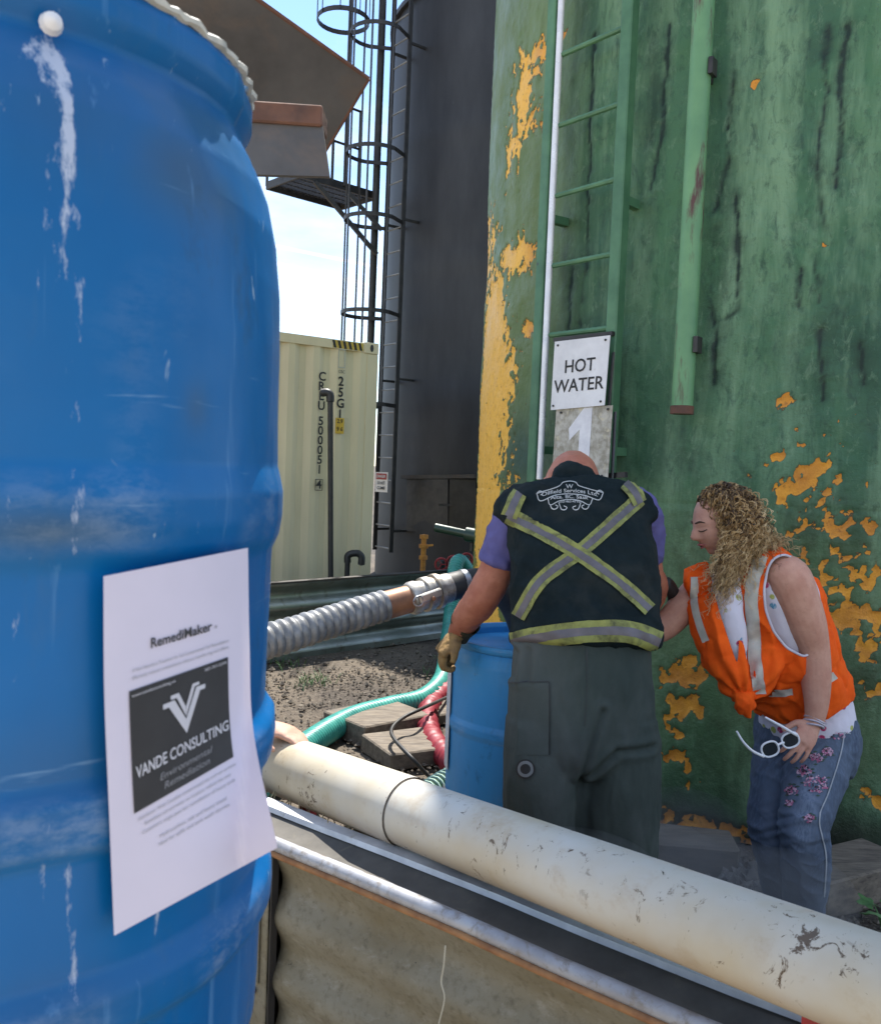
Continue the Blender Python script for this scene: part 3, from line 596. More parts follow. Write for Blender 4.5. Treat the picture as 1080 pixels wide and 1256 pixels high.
# ---------------------------------------------------------------- shipping container
def make_container():
    c0 = np.array([-.72, 9.5, 0]); e = nrm([-.919, -.70, 0]); bk = nrm([-.606, .796, 0]); bk = nrm(np.array([e[1], -e[0], 0])); 
    if bk[1] < 0: bk = -bk
    nf = -bk; Lc, Wc, Hc = 6.06, 2.44, 2.896
    t = thing('shipping_container', 'cream corrugated shipping container with black vertical code numbers', 'container', c0)
    def at(u, v, w_=0): return c0+e*u+np.array([0, 0, v])+nf*w_
    m = M['cream']
    # corrugated side, front face toward the camera
    prof = [(0.0, 0)]; u = .14
    prof = [(.12, -.005)]
    while u < Lc-.3: prof += [(u, -.006), (u+.07, -.006), (u+.138, -.042), (u+.208, -.042)]; u += .276
    prof += [(Lc-.12, -.006)]
    V = []; 
    for (uu, ww) in prof: V += [at(uu, .16, ww), at(uu, Hc-.10, ww)]
    mesh_obj('side_panel', V, [(2*i, 2*i+2, 2*i+3, 2*i+1) for i in range(len(prof)-1)], m, t, smooth=0)
    MB().boxf(at(.0, .16, 0), e*.13, (0, 0, Hc-.28), bk*.16).build('corner_post', m, t)
    MB().boxf(at(Lc-.13, .16, 0), e*.13, (0, 0, Hc-.28), bk*.16).build('corner_post', m, t)
    MB().boxf(at(.18, Hc-.105, .004), e*(Lc-.36), (0, 0, .09), bk*.06).build('top_rail', m, t)
    MB().boxf(at(.18, 0.01, .004), e*(Lc-.36), (0, 0, .155), bk*.06).build('bottom_rail', m, t)
    MB().boxf(at(.02, .2, -.16), e*(Lc-.04), (0, 0, Hc-.25), bk*(Wc-.2)).build('inner_body', m, t)
    MB().boxf(at(.05, Hc-.06, -.06), e*(Lc-.1), (0, 0, .035), bk*(Wc-.2)).build('roof', m, t)
    for u_ in (-.004, Lc-.174):
        for z_ in (0, Hc-.118):
            cc = MB().boxf(at(u_, z_, .006), e*.178, (0, 0, .118), bk*.162, 0, .008).build('corner_casting', m, t)
            cen = at(u_+.089, z_+.06, .0065); pts = [cen+e*.022*math.cos(a)+np.array([0, 0, .038*math.sin(a)]) for a in np.linspace(0, 2*math.pi, 13)[:-1]]
            mesh_obj('casting_hole', [p+nf*.002 for p in pts], [tuple(range(12))], M['black_paint'], cc, smooth=0)
    # hazard stripes on the top rail
    MB().boxf(at(.19, Hc-.098, .006), e*.36, (0, 0, .075), bk*.003).build('hazard_panel', pm('hazard_yellow', (.6, .42, .05), (.5, .33, .05), .5), t)
    for k in range(6):
        b = .2+k*.062; V = [at(b, Hc-.098, .0075), at(b+.03, Hc-.098, .0075), at(b+.052, Hc-.023, .0075), at(b+.022, Hc-.023, .0075)]
        mesh_obj('hazard_stripe', V, [(0, 1, 2, 3)], M['black_ink'], t, smooth=0)
    fn = lambda uu: (lambda a, b: at(uu-a, b, .003))
    z = 2.49
    for ch in 'CREU 500051 4':
        if ch != ' ': text_on('code_letter', ch, fn(.66), 0, z, .086, M['black_ink'], t, aspect=1.0, bold=.022)
        z -= .098 if ch != ' ' else .055
    zc = z+.098
    mb = MB()
    for a, b in (((-.04, .055), (.04, .055)), ((.04, .055), (.04, -.055)), ((.04, -.055), (-.04, -.055)), ((-.04, -.055), (-.04, .055))):
        mb.bar(at(.66-a[0], zc+a[1], .003), at(.66-b[0], zc+b[1], .003), .006, .006)
    mb.build('check_digit_frame', M['black_ink'], t)
    z = 2.46
    for ch in '25G1': text_on('code_letter', ch, fn(.44), 0, z, .092, M['black_ink'], t, aspect=1.0, bold=.022); z -= .112
    st = MB().boxf(at(.39, 1.93, .002), e*.1, (0, 0, .16), nf*.003).build('height_sticker', pm('sticker_yellow', (.65, .42, .03), (.55, .33, .03), .5), t)
    f5 = lambda a, b: at(.44-a, b, .007)
    text_on('lettering', '2.9', f5, 0, 2.055, .04, M['black_ink'], st, bold=.02); text_on('lettering', '9 6', f5, 0, 1.975, .04, M['black_ink'], st, bold=.02)
    mb = MB()
    for za in (2.60, 2.78): mb.boxf(at(.40, za, .002), e*.08, (0, 0, .01), nf*.003)
    for ua in (.40, .474): mb.boxf(at(ua, 2.60, .002), e*.007, (0, 0, .19), nf*.0025)
    mb.build('placard_frame', pm('placard_grey', (.45, .45, .38), (.4, .4, .33), .5), t)
    text_on('lettering', 'CSC', f5, 0, 2.56, .03, M['black_ink'], t, bold=0)
make_container()
# black pipes standing in front of the container
def make_yard_pipes():
    m = M['black_paint']
    t = thing('vent_pipe', 'tall black vent pipe with an elbow in front of the cream container', 'pipe', (P(407, 700, 8.5)[0], 8.5, 0))
    a = P(405, 490, 8.5); g = P(408, 705, 8.5); g[2] = 0
    MB().tube([g, a], .026, 12).build('pipe', m, t, 60)
    MB().tube([a-[0, 0, .02], a+[-.005, 0, .045], a+[-.035, 0, .065], a+[-.085, 0, .06]], .038, 12, sub=4).build('elbow', m, t, 60)
    t = thing('hook_pipe', 'short black pipe with a downturned hook at the foot of the container', 'pipe', (P(426, 700, 8.6)[0], 8.6, 0))
    a = P(426, 690, 8.6); g = a.copy(); g[2] = 0
    b = P(443, 690, 8.6)
    MB().tube([g, a], .026, 12).build('pipe', m, t, 60)
    MB().tube([a, a+[0, 0, .06], a+[.03, 0, .085], (a+b)/2+[0, 0, .09], b+[-.03, 0, .085], b+[0, 0, .05], b-[0, 0, .02]], .034, 12, sub=4).build('bend', m, t, 60)
    # yellow riser with valve behind the fence
    t = thing('yellow_riser', 'orange-yellow valve riser beyond the far corrugated fence', 'valve', (P(520, 700, 9.4)[0], 9.4, 0))
    a = P(520, 656, 9.4); g = a.copy(); g[2] = 0
    MB().tube([g, a], .028, 10).build('pipe', M['orange_foam'], t, 60)
    for dz, rr in ((-.02, .045), (-.12, .05), (-.24, .045)): MB().lathe([(0.005, -.02), (rr, -.02), (rr, .02), (.005, .02)], 10, a+[0, 0, dz]).build('flange', M['orange_foam'], t)
    MB().bar(a+[-.03, -.04, -.12], a+[.1, -.04, -.10], .02, .02).build('handle', M['orange_foam'], t)
    # red valve wheels on pipe run
    for k, (x, y, rr) in enumerate(((541, 692, .06), (556, 690, .07), (572, 686, .06))):
        p = P(x, y, 9.0)
        t = thing('valve_wheel', ['smallest red valve handwheel left of the teal hose beyond the fence', 'red valve handwheel just behind the teal hose beyond the fence', 'red valve handwheel right of the teal hose beyond the fence'][k], 'valve', (p[0], p[1], 0), 'red valves beyond the fence')
        th = np.linspace(0, 2*math.pi, 17)
        MB().tube([p+[rr*math.cos(a), -.02, rr*math.sin(a)] for a in th], .012, 6, caps=False).build('wheel_rim', M['red_paint'], t)
        for a in (0, 2.1, 4.2): MB().bar(p+[0, -.02, 0], p+[rr*math.cos(a), -.02, rr*math.sin(a)], .01, .01, (0, 1, 0)).build('spoke', M['red_paint'], t)
        MB().tube([p+[0, -.02, 0], p+[0, .15, 0]], .015, 8).tube([p+[0, .15, .02], [p[0], p[1]+.15, 0]], .035, 10).build('valve_body', M['dark_steel'], t)
    # dark green pipe reaching from the tank
    t = thing('drain_pipe', 'dark green drain pipe with a valve reaching left from the green tank', 'pipe', P(534, 648, 7.6))
    a = P(534, 647, 7.6); b = P(572, 655, 7.5); c_ = P(640, 668, 7.3)
    MB().tube([a, b, c_], .037, 14).build('pipe', M['dkgreen_paint'], t, 60)
    MB().lathe([(.026, -.001), (.040, -.001), (.040, .02)], 14, (0, 0, 0))
    MB().tube([b, b+nrm(c_-b)*.16], .062, 12).build('valve_body', M['dkgreen_paint'], t)
    MB().tube([b+[.05, 0, -.04], b+[.05, 0, -.14]], .02, 8).build('drain_cock', M['black_paint'], t)
make_yard_pipes()
# ---------------------------------------------------------------- corrugated containment walls
def corrugated(name, A, B, z0, z1, pitch, depth, mat, parent, facing, segs=60, wob=.006):
    A = np.asarray(A, float); B = np.asarray(B, float); d = nrm([B[0]-A[0], B[1]-A[1], 0]); n = np.array([d[1], -d[0], 0])
    if n@np.asarray(facing) < 0: n = -n
    nz_ = int((z1-z0)/pitch*14)+1; zs = np.linspace(z0, z1, nz_); V = []
    L = np.linalg.norm((B-A)[:2])
    for th in (0, -.004):
        for i in range(segs+1):
            f = i/segs
            for z in zs:
                o = depth*.5*math.cos(2*math.pi*(z1-z)/pitch)+th+wob*(float(vnoise(f*L*1.3+5, z*3, 2))-.5)
                V.append((A[0]+(B[0]-A[0])*f+n[0]*o, A[1]+(B[1]-A[1])*f+n[1]*o, z))
    k = (segs+1)*nz_; F = grid_faces(segs+1, nz_); F += [tuple(k+i for i in f[::-1]) for f in F]
    for j in range(nz_-1): F += [(j, j+1, k+j+1, k+j), (segs*nz_+j+1, segs*nz_+j, k+segs*nz_+j, k+segs*nz_+j+1)]
    return mesh_obj(name, V, F, mat, parent, smooth=180), d, n
def make_far_fence():
    A = Pz(335, 810, 0); B = Pz(560, 778, 0); d = nrm(B-A); z1 = .63
    A2 = A-d*3.2; B2 = B+d*4.5
    t = thing('corrugated_fence', 'dark green-grey corrugated steel wall across the yard behind the hoses', 'wall', A2)
    m = pm('dull_green_steel', (.30, .33, .31), (.20, .225, .205), .36, .65, 3, dirt=(.11, .085, .06), dlo=.55, dhi=.8, dscale=8)
    corrugated('wall_sheet', A2, B2, 0, z1, .20, .075, m, t, (0, -1, 0), 90)
    MB().bar(A2+[0, 0, z1+.005], B2+[0, 0, z1+.005], .07, .02).build('top_rail', M['dark_steel'], t)
    MB().bar(A2+[0, 0, .02]+np.array([0, -.03, 0]), B2+[0, 0, .02]+np.array([0, -.03, 0]), .05, .05).build('bottom_rail', m, t)
make_far_fence()
def make_near_wall():
    zr = .75; A = Pz(339, 1036, zr); B = Pz(855, 1256, zr); d = nrm(B-A); n = np.array([d[1], -d[0], 0]); n = n if n[1] < 0 else -n
    t = thing('containment_wall', 'low corrugated steel containment wall with bright rolled rim in the foreground', 'wall', A)
    rz_ = -math.atan2(d[1], d[0]); ST = (.3, 1, 1)
    q = NT('mossy_galvanised'); c = q.mix(q.ramp(q.noise(7, 6, .65, ST, 0, (0, 0, 0), rz_), .32, .68), (.15, .125, .075), (.205, .19, .145))
    c = q.mix(q.math('MULTIPLY', q.ramp(q.noise(60, 5, .7), .5, .7), .6), c, (.085, .07, .042)); c = q.mix(q.ramp(q.noise(90, 4, .7, (1, 1, .4), .5, (2, 2, 2)), .70, .75), c, (.015, .013, .012))
    c = q.mix(q.math('MULTIPLY', q.ramp(q.noise(30, 5, .75, ST, .3, (5, 3, 1), rz_), .55, .75), .6), c, (.30, .28, .23))
    q.bump(q.noise(70, 5, .7), .25, .002); m = q.out(c, .7, .1)
    S0 = A+d*.02; 
    corrugated('wall_sheet', A+d*.008, A+d*3.2, 0, zr-.012, .155, .026, m, t, n, 70, .010)
    corrugated('wall_sheet', A-d*2.6, A-d*.012, 0, zr-.012, .155, .026, m, t, n, 50, .02)
    # lapped seam strip
    A0 = A*[1, 1, 0]
    MB().boxf(A0-d*.045+n*.026, d*.05, (0, 0, zr-.02), -n*.006, 0, .002).build('seam_strip', m, t)
    MB().boxf(A0-d*.05+n*.034+[0, 0, zr-.33], d*.035, (0, 0, .31), -n*.007, 0, .002).build('seam_strip', m, t)
    MB().boxf(A0+d*.006+n*.020, d*.005, (0, 0, zr-.02), -n*.02).build('seam_gap', M['black_paint'], t)
    for zz in (.12, .40, .66): MB().tube([A0-d*.03+n*.03+[0, 0, zz], A0-d*.03+n*.042+[0, 0, zz]], .008, 8).build('bolt', M['rust'], t)
    L0, L1 = -2.6, 3.2
    pts = [A+d*f+np.array([0, 0, (float(vnoise(f*4, 1, 1))-.5)*.006]) for f in np.linspace(L0, L1, 60)]
    MB().tube(pts, .0165, 12).build('rim_tube', pm('bright_rim', (.38, .39, .42), (.27, .27, .29), .55, .25, 14, dirt=(.2, .17, .14), dlo=.5, dhi=.7, dscale=40), t, 60)
    MB().tube([p+n*.014-np.array([0, 0, .016]) for p in pts], .0075, 8).build('rust_bead', M['rust_bright'], t, 60)
    # flat dark cap and inner bright strip
    cw = .115
    V = []; F = []
    for i, p in enumerate(pts): V += [p-n*.008+[0, 0, .002], p-n*(.07)+[0, 0, -.016], p-n*cw+[0, 0, .004]]
    F = grid_faces(len(pts), 3); mesh_obj('cap_liner', V, F, pm('cap_liner', (.075, .07, .062), (.12, .11, .095), .8, 0, 8, bump=.5, bscale=40, dirt=(.16, .14, .1), dlo=.62, dhi=.8), t, smooth=180)
    V = []
    for i, p in enumerate(pts):
        w_ = .004*math.sin(i*1.3)
        for a, b in ((cw-.006, .006), (cw-.002, .018), (cw+.032+w_, .020), (cw+.038+w_, .0)): V.append(p-n*a+[0, 0, b])
    mesh_obj('inner_strip', V, grid_faces(len(pts), 4), M['bright_strip'], t, smooth=50)
    MB().boxf(A+d*L0-n*(cw+.004), d*(L1-L0), -n*.01, (0, 0, zr-.02-.75)).build('inner_sheet', m, t) if False else None
    MB().boxf(A+d*L0-n*(cw+.02)-[0, 0, zr], d*(L1-L0), -n*.008, (0, 0, zr-.01)).build('inner_sheet', m, t)
    # pale drip on the outside
    path = []
    for k, (x, y) in enumerate(((546, 1160), (544, 1185), (541, 1205), (545, 1225), (538, 1256))):
        z_ = None; r = ray(x, y); o = np.array([0, 0, EYE]); pl = A+n*.03; tt = ((pl-o)@n)/(r@n); path.append(o+r*tt)
    MB().tube(path, [(.0017, .0008)]*5, 6, sub=4).build('paint_drip', M['rope_pale'], t)
    return A, d, n, zr, cw
M['rust_bright'] = pm('orange_rust', (.34, .17, .07), (.2, .09, .04), .85, 0, 20, bump=.5)
M['bright_strip'] = pm('bright_strip', (.66, .67, .69), (.45, .46, .48), .45, .3, 9, dirt=(.2, .17, .12), dlo=.6, dhi=.75)
M['rope_pale'] = pm('pale_drip', (.5, .47, .38), (.38, .35, .28), .8)
WALL = make_near_wall()
# ---------------------------------------------------------------- long off-white pipe over the wall
M['joint_dirt'] = pm('joint_dirt', (.14, .10, .07), (.08, .06, .045), .85, 0, 40)
def make_long_pipe():
    A = P(335, 934, 2.47); B = P(1010, 1188, 1.343); d = nrm(B-A); r_ = .0775; zc = A[2]
    t = thing('white_pipe', 'long dirty off-white pipe lying across the foreground on red supports', 'pipe', A)
    q = NT('dirty_white_pvc'); c = q.mix(q.ramp(q.noise(5, 6, .6), .3, .7), (.54, .48, .36), (.45, .38, .27))
    c = q.mix(q.ramp(q.noise(2.2, 5, .6, off=(1, 2, 3)), .45, .7), c, (.53, .52, .48))
    c = q.mix(q.math('MULTIPLY', q.ramp(q.noise(30, 6, .75, (1, 1, .6), .8), .60, .66), q.ramp(q.noise(2.6, 3, .5, off=(8, 1, 2)), .5, .62)), c, (.10, .065, .04))
    c = q.mix(q.ramp(q.noise(55, 3, .6, (1, 1, .35), 1.2, (3, 3, 3)), .70, .73), c, (.05, .04, .032))
    c = q.mix(q.math('MULTIPLY', q.ramp(q.noise(9, 7, .7, off=(3, 9, 3)), .55, .75), .6), c, (.36, .25, .14))
    md = q.math('ADD', q.attr('mud'), q.math('MULTIPLY', q.math('SUBTRACT', q.noise(42, 8, .75, (1, 1, 1), 1.0, (1, 7, 7)), .5), 2.6)); c = q.mix(q.math('MULTIPLY', q.ramp(md, .62, .72), .9), c, (.075, .045, .025))
    c = q.mix(q.math('MULTIPLY', q.attr('under'), .4), c, (.42, .27, .14))  # underside tinted tan to paint in warm light bounced off the ground
    q.bump(q.noise(60, 5), .12, .002); m = q.out(c, .45, 0, .3)
    def paint(o):
        co = np.array([v.co[:] for v in o.data.vertices]); px, dp = proj(co); mud = np.zeros(len(co))
        for (x, y, rx, ry, w_) in ((395, 972, 42, 20, 1.0), (350, 962, 24, 24, .8), (440, 978, 40, 14, .35), (985, 1150, 45, 22, .8), (1045, 1185, 60, 35, .75), (930, 1120, 25, 10, .5), (620, 1085, 60, 12, .25), (1060, 1235, 20, 20, .6)):
            wp = P(x, y, 1/float(np.interp(x, [335, 1010], [1/2.41, 1/1.285]))); sc_ = FOC/wp[1]; mud = np.maximum(mud, w_*np.exp(-(np.linalg.norm(co-wp, axis=1)/(.7*(rx+ry)/2/sc_*1.3))**2))
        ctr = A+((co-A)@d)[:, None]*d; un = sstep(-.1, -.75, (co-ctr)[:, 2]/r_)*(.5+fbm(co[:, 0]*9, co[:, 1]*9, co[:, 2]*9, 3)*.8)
        for nm, v_ in (('mud', mud), ('under', np.clip(un, 0, 1))):
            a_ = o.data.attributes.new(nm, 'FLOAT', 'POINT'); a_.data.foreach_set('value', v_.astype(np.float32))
    sJ = min(np.linspace(-1, 3, 2000), key=lambda s_: abs(proj1(A+d*s_)-501))
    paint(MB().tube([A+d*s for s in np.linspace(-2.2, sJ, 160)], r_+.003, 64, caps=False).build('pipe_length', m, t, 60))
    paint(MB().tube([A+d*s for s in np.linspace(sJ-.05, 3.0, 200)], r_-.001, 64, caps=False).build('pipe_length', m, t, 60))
    MB().tube([A+d*(sJ), A+d*(sJ+.0025)], r_+.0010, 48, caps=False).build('joint_line', M['joint_dirt'], t, 60)
    s2 = sJ
    for x in (372, 440, 230, 1000, 1160):
        s = min(np.linspace(-2, 3, 2000), key=lambda s_: abs(proj1(A+d*s_)-x)); b = A+d*s; dh = nrm(d*[1, 1, 0])
        MB().boxf(b*[1, 1, 0]-dh*.018+[0, .0, -.02], dh*.036, np.array([-dh[1], dh[0], 0])*.036, (0, 0, b[2]-.03)).build('support', M['red_paint'], t)
    return A, d, zc, r_
PIPE = make_long_pipe()
def make_straw():
    A, d, n, zr, cw = WALL; mb = MB()
    for k in range(1500):
        s = rnd.uniform(.05, 1.0) if k < 1200 else rnd.uniform(-.3, 1.8); p = A+d*s-n*(cw+rnd.uniform(.03, .12))+np.array([0, 0, rnd.uniform(-.03, .0)])
        L = rnd.uniform(.03, .07); dr = nrm(d*rnd.uniform(-.8, .8)-n*rnd.uniform(-.3, .6)+np.array([0, 0, rnd.uniform(.2, .9)]))
        sd = nrm(np.cross(dr, [0.3, 1, 0.2]))*.0016
        mid = p+dr*L*.6; e = p+dr*L+np.array([0, 0, -.012])
        mb.add([p-sd, p+sd, mid+sd, mid-sd, e], [(0, 1, 2, 3), (3, 2, 4)])
    o = mb.build('dry_straw', M['rope'], smooth=0); o['kind'] = 'stuff'; o['label'] = 'frayed dry straw caught along the inner edge of the containment wall'
make_straw()
# ================================================================ OBJECTS
# ---------------------------------------------------------------- foreground blue drum
def drum_mat(name, c1, c2):
    q = NT(name); c = q.mix(q.ramp(q.noise(2.6, 7, .6, (1, 1, .5)), .3, .7), c1, c2)
    c = q.mix(q.math('MULTIPLY', q.ramp(q.noise(14, 8, .7, (1, 1, .22), .6, (2, 1, 4)), .56, .78), .35), c, (.06, .13, .22))
    c = q.mix(q.math('MULTIPLY', q.attr('smear'), .75), c, (.045, .075, .095))
    dr = q.ramp(q.math('ADD', q.attr('drip'), q.math('MULTIPLY', q.math('SUBTRACT', q.noise(55, 8, .75, (1, 1, .30)), .5), 2.1)), .40, .70); c = q.mix(q.math('MULTIPLY', dr, .8), c, (.5, .55, .66))
    c = q.mix(q.math('MULTIPLY', q.ramp(q.noise(45, 4, .6, (1, 1, .035), .1, (6, 4, 4)), .62, .70), .35), c, (.12, .28, .5))
    c = q.mix(q.math('MULTIPLY', q.ramp(q.noise(40, 4, .6, (.12, .12, 1.6), .6, (3, 8, 4)), .66, .72), .4), c, (.2, .36, .55))
    c = q.mix(q.math('MULTIPLY', q.ramp(q.noise(9, 8, .75, (1, 1, .7), .2, (1, 8, 2)), .6, .75), .5), c, (.02, .05, .085))
    c = q.mix(q.ramp(q.noise(80, 3, .6, (1, 1, .2), .8, (4, 4, 4)), .70, .76), c, (.25, .36, .5))
    sc = q.math('MULTIPLY', q.attr('scuff'), q.ramp(q.noise(24, 7, .75, (1, 1, 2.2)), .42, .6)); c = q.mix(sc, c, (.5, .56, .62))
    q.bump(q.noise(25, 5), .12, .004)
    return q.out(c, q.mix(q.ramp(q.noise(8, 6), .35, .7), (.30, .30, .30), (.5, .5, .5)), 0, .28)
def make_drum(name, label, cx, cy, z0, H, Rd, mat, n=260, drips=(), smears=(), prof=None):
    t = thing(name, label, 'drum', (cx, cy, z0))
    prof = np.array(prof); zz = np.concatenate([np.linspace(a, b, max(2, int(abs(b-a)/.004)), endpoint=False) for a, b in zip(prof[:-1, 1], prof[1:, 1])]+[[prof[-1, 1]]])
    idx = np.concatenate([np.linspace(i, i+1, max(2, int(abs(prof[i+1, 1]-prof[i, 1])/.004)), endpoint=False) for i in range(len(prof)-1)]+[[len(prof)-1]])
    rr = np.interp(idx, range(len(prof)), prof[:, 0]); zz = np.interp(idx, range(len(prof)), prof[:, 1])
    th = np.linspace(0, 2*math.pi, n, endpoint=False); A, Z = np.meshgrid(th, zz, indexing='ij'); Rr = np.repeat(rr[None], n, 0)
    Rr = Rr+(fbm(A*1.2+np.sin(A)*1.5, Z*4, 2, 3)-.5)*.010*(Rr > .2)
    V = np.stack([cx+Rr*np.cos(A), cy+Rr*np.sin(A), z0+Z], -1)
    P3 = V.reshape(-1, 3); drip = np.zeros(len(P3)); smear = np.zeros(len(P3)); scuff = np.zeros(len(P3))
    Af, Zf, Rf = A.ravel(), z0+Z.ravel(), Rr.ravel()
    for (a0, za, a1, zb, w_, s_) in drips:
        t_ = np.clip((Zf-za)/(zb-za), 0, 1); wob = (fbm(Zf*9, Zf*0+za*5, 1, 3)-.5)*.05
        dd = np.abs((Af-(a0+(a1-a0)*t_)+wob+math.pi) % (2*math.pi)-math.pi)*Rd
        drip = np.maximum(drip, s_*np.exp(-(dd/(w_*(1.1-.5*t_)))**2)*sstep(za+.012, za-.006, Zf)*sstep(zb-.03, zb+.02+.06*fbm(Af*40, Zf*0, 3, 2), Zf)*sstep(.25, .6, fbm(Af*30, Zf*9, 7, 3)+.12))
    for (a0, z_, wa, wz, s_) in smears:
        dd = ((Af-a0+math.pi) % (2*math.pi)-math.pi)/wa; smear = np.maximum(smear, s_*np.exp(-dd**2-((Zf-z_)/wz)**2))
    hoop = np.maximum(0, Rf-Rd)/.012; scuff = np.clip(hoop, 0, 1)*.28*sstep(.35, .6, fbm(Af*3, Zf*3, 3, 3))
    mesh_obj('body', P3, grid_faces(n, len(zz), True), mat, t, smooth=60, attrs={'drip': drip, 'smear': smear, 'scuff': scuff})
    return t
DX, DY, DR = -.463, .909, .29
def drum_ang(x, y, Rr=DR):
    r = ray(x, y); d = r[:2]; o = -np.array([DX, DY]); a = d@d; b = d@o; D = b*b-a*(o@o-Rr*Rr)
    t = (-b-math.sqrt(max(D, 0)))/a; p = np.array([0, 0, EYE])+r*t; return math.atan2(p[1]-DY, p[0]-DX), p[2], p
DPROF = [(.001, .012), (.24, .012), (.262, .004), (.276, .004), (.284, .018), (.286, .05), (.287, .125), (.2985, .14), (.2995, .155), (.2985, .17), (.287, .19), (.287, .285), (.297, .30), (.299, .318), (.297, .335), (.286, .35),
         (.285, .50), (.286, .515), (.293, .53), (.2965, .55), (.297, .575), (.294, .59), (.291, .602), (.2905, .66), (.2905, .72), (.288, .78), (.283, .835), (.274, .875), (.261, .905), (.249, .925), (.244, .936), (.249, .945), (.254, .956), (.254, .974), (.250, .983), (.240, .983), (.236, .965), (.22, .95), (.001, .95)]
def make_front_drum():
    A = lambda x, y: drum_ang(x, y)[:2]
    dl = []
    for (xa, ya, xb, yb, w_, s_) in ((72, 14, 92, 335, .012, .62), (84, 30, 92, 250, .006, .8), (64, 20, 74, 170, .012, .6), (48, 35, 22, 75, .008, .9), (92, 330, 95, 560, .005, .6), (62, 180, 42, 420, .003, .45), (40, 330, 22, 600, .003, .4), (93, 560, 92, 720, .005, .4), (86, 250, 76, 330, .012, .8),
                                  (8, 600, 14, 780, .006, .55), (28, 830, 40, 900, .006, .55), (90, 1060, 92, 1240, .005, .55), (62, 960, 60, 1200, .004, .3), (150, 640, 156, 700, .004, .3), (258, 210, 262, 238, .004, 1.0), (200, 1085, 188, 1190, .006, .4)):
        a, za = A(xa, ya); b, zb = A(xb, yb); dl.append((a, za, b, zb, w_, s_))
    sm = []
    for (x, y, wa, wz, s_) in ((235, 210, .2, .045, .8), (270, 235, .15, .03, .7), (60, 650, .25, .018, .8), (240, 500, .05, .02, .5), (110, 130, .3, .05, .35), (280, 150, .3, .04, .6), (80, 1240, .3, .03, .4), (60, 960, .3, .05, .35)):
        a, z_ = A(x, y); sm.append((a, z_, wa, wz, s_))
    m = drum_mat('blue_drum_plastic', (.0, .125, .36), (.0, .085, .255))
    t = make_drum('plastic_drum', 'large scuffed blue plastic drum at the left edge with a notice taped on', DX, DY, 1.04, .98, DR, m, 300, dl, sm, DPROF)
    # pale bead standing in for the sunlit edge of the rim, and a splash
    pts = []
    for k in range(150):
        a = -2.2+k*.032; rr = .2515+.002*math.sin(k*1.7)+.0015*rnd.uniform(-1, 1); pts.append((DX+rr*math.cos(a), DY+rr*math.sin(a), 2.027+.002*rnd.uniform(-1, 1)))
    MB().tube(pts, [.0035+.0025*rnd.random() for _ in pts], 6).build('sunlit_rim_bead', pm('sunlit_rim_tone', (.62, .6, .52), (.4, .4, .36), .7, 0, 30), t)
    a, z_, p = drum_ang(64, 27, .262); o = nrm(p-[DX, DY, z_])
    MB().tube([p-o*.004, p+o*.003, p+o*.006], [.009, .007, .003], 12).build('bung', M['white_paint'], t)
    return t
make_front_drum()
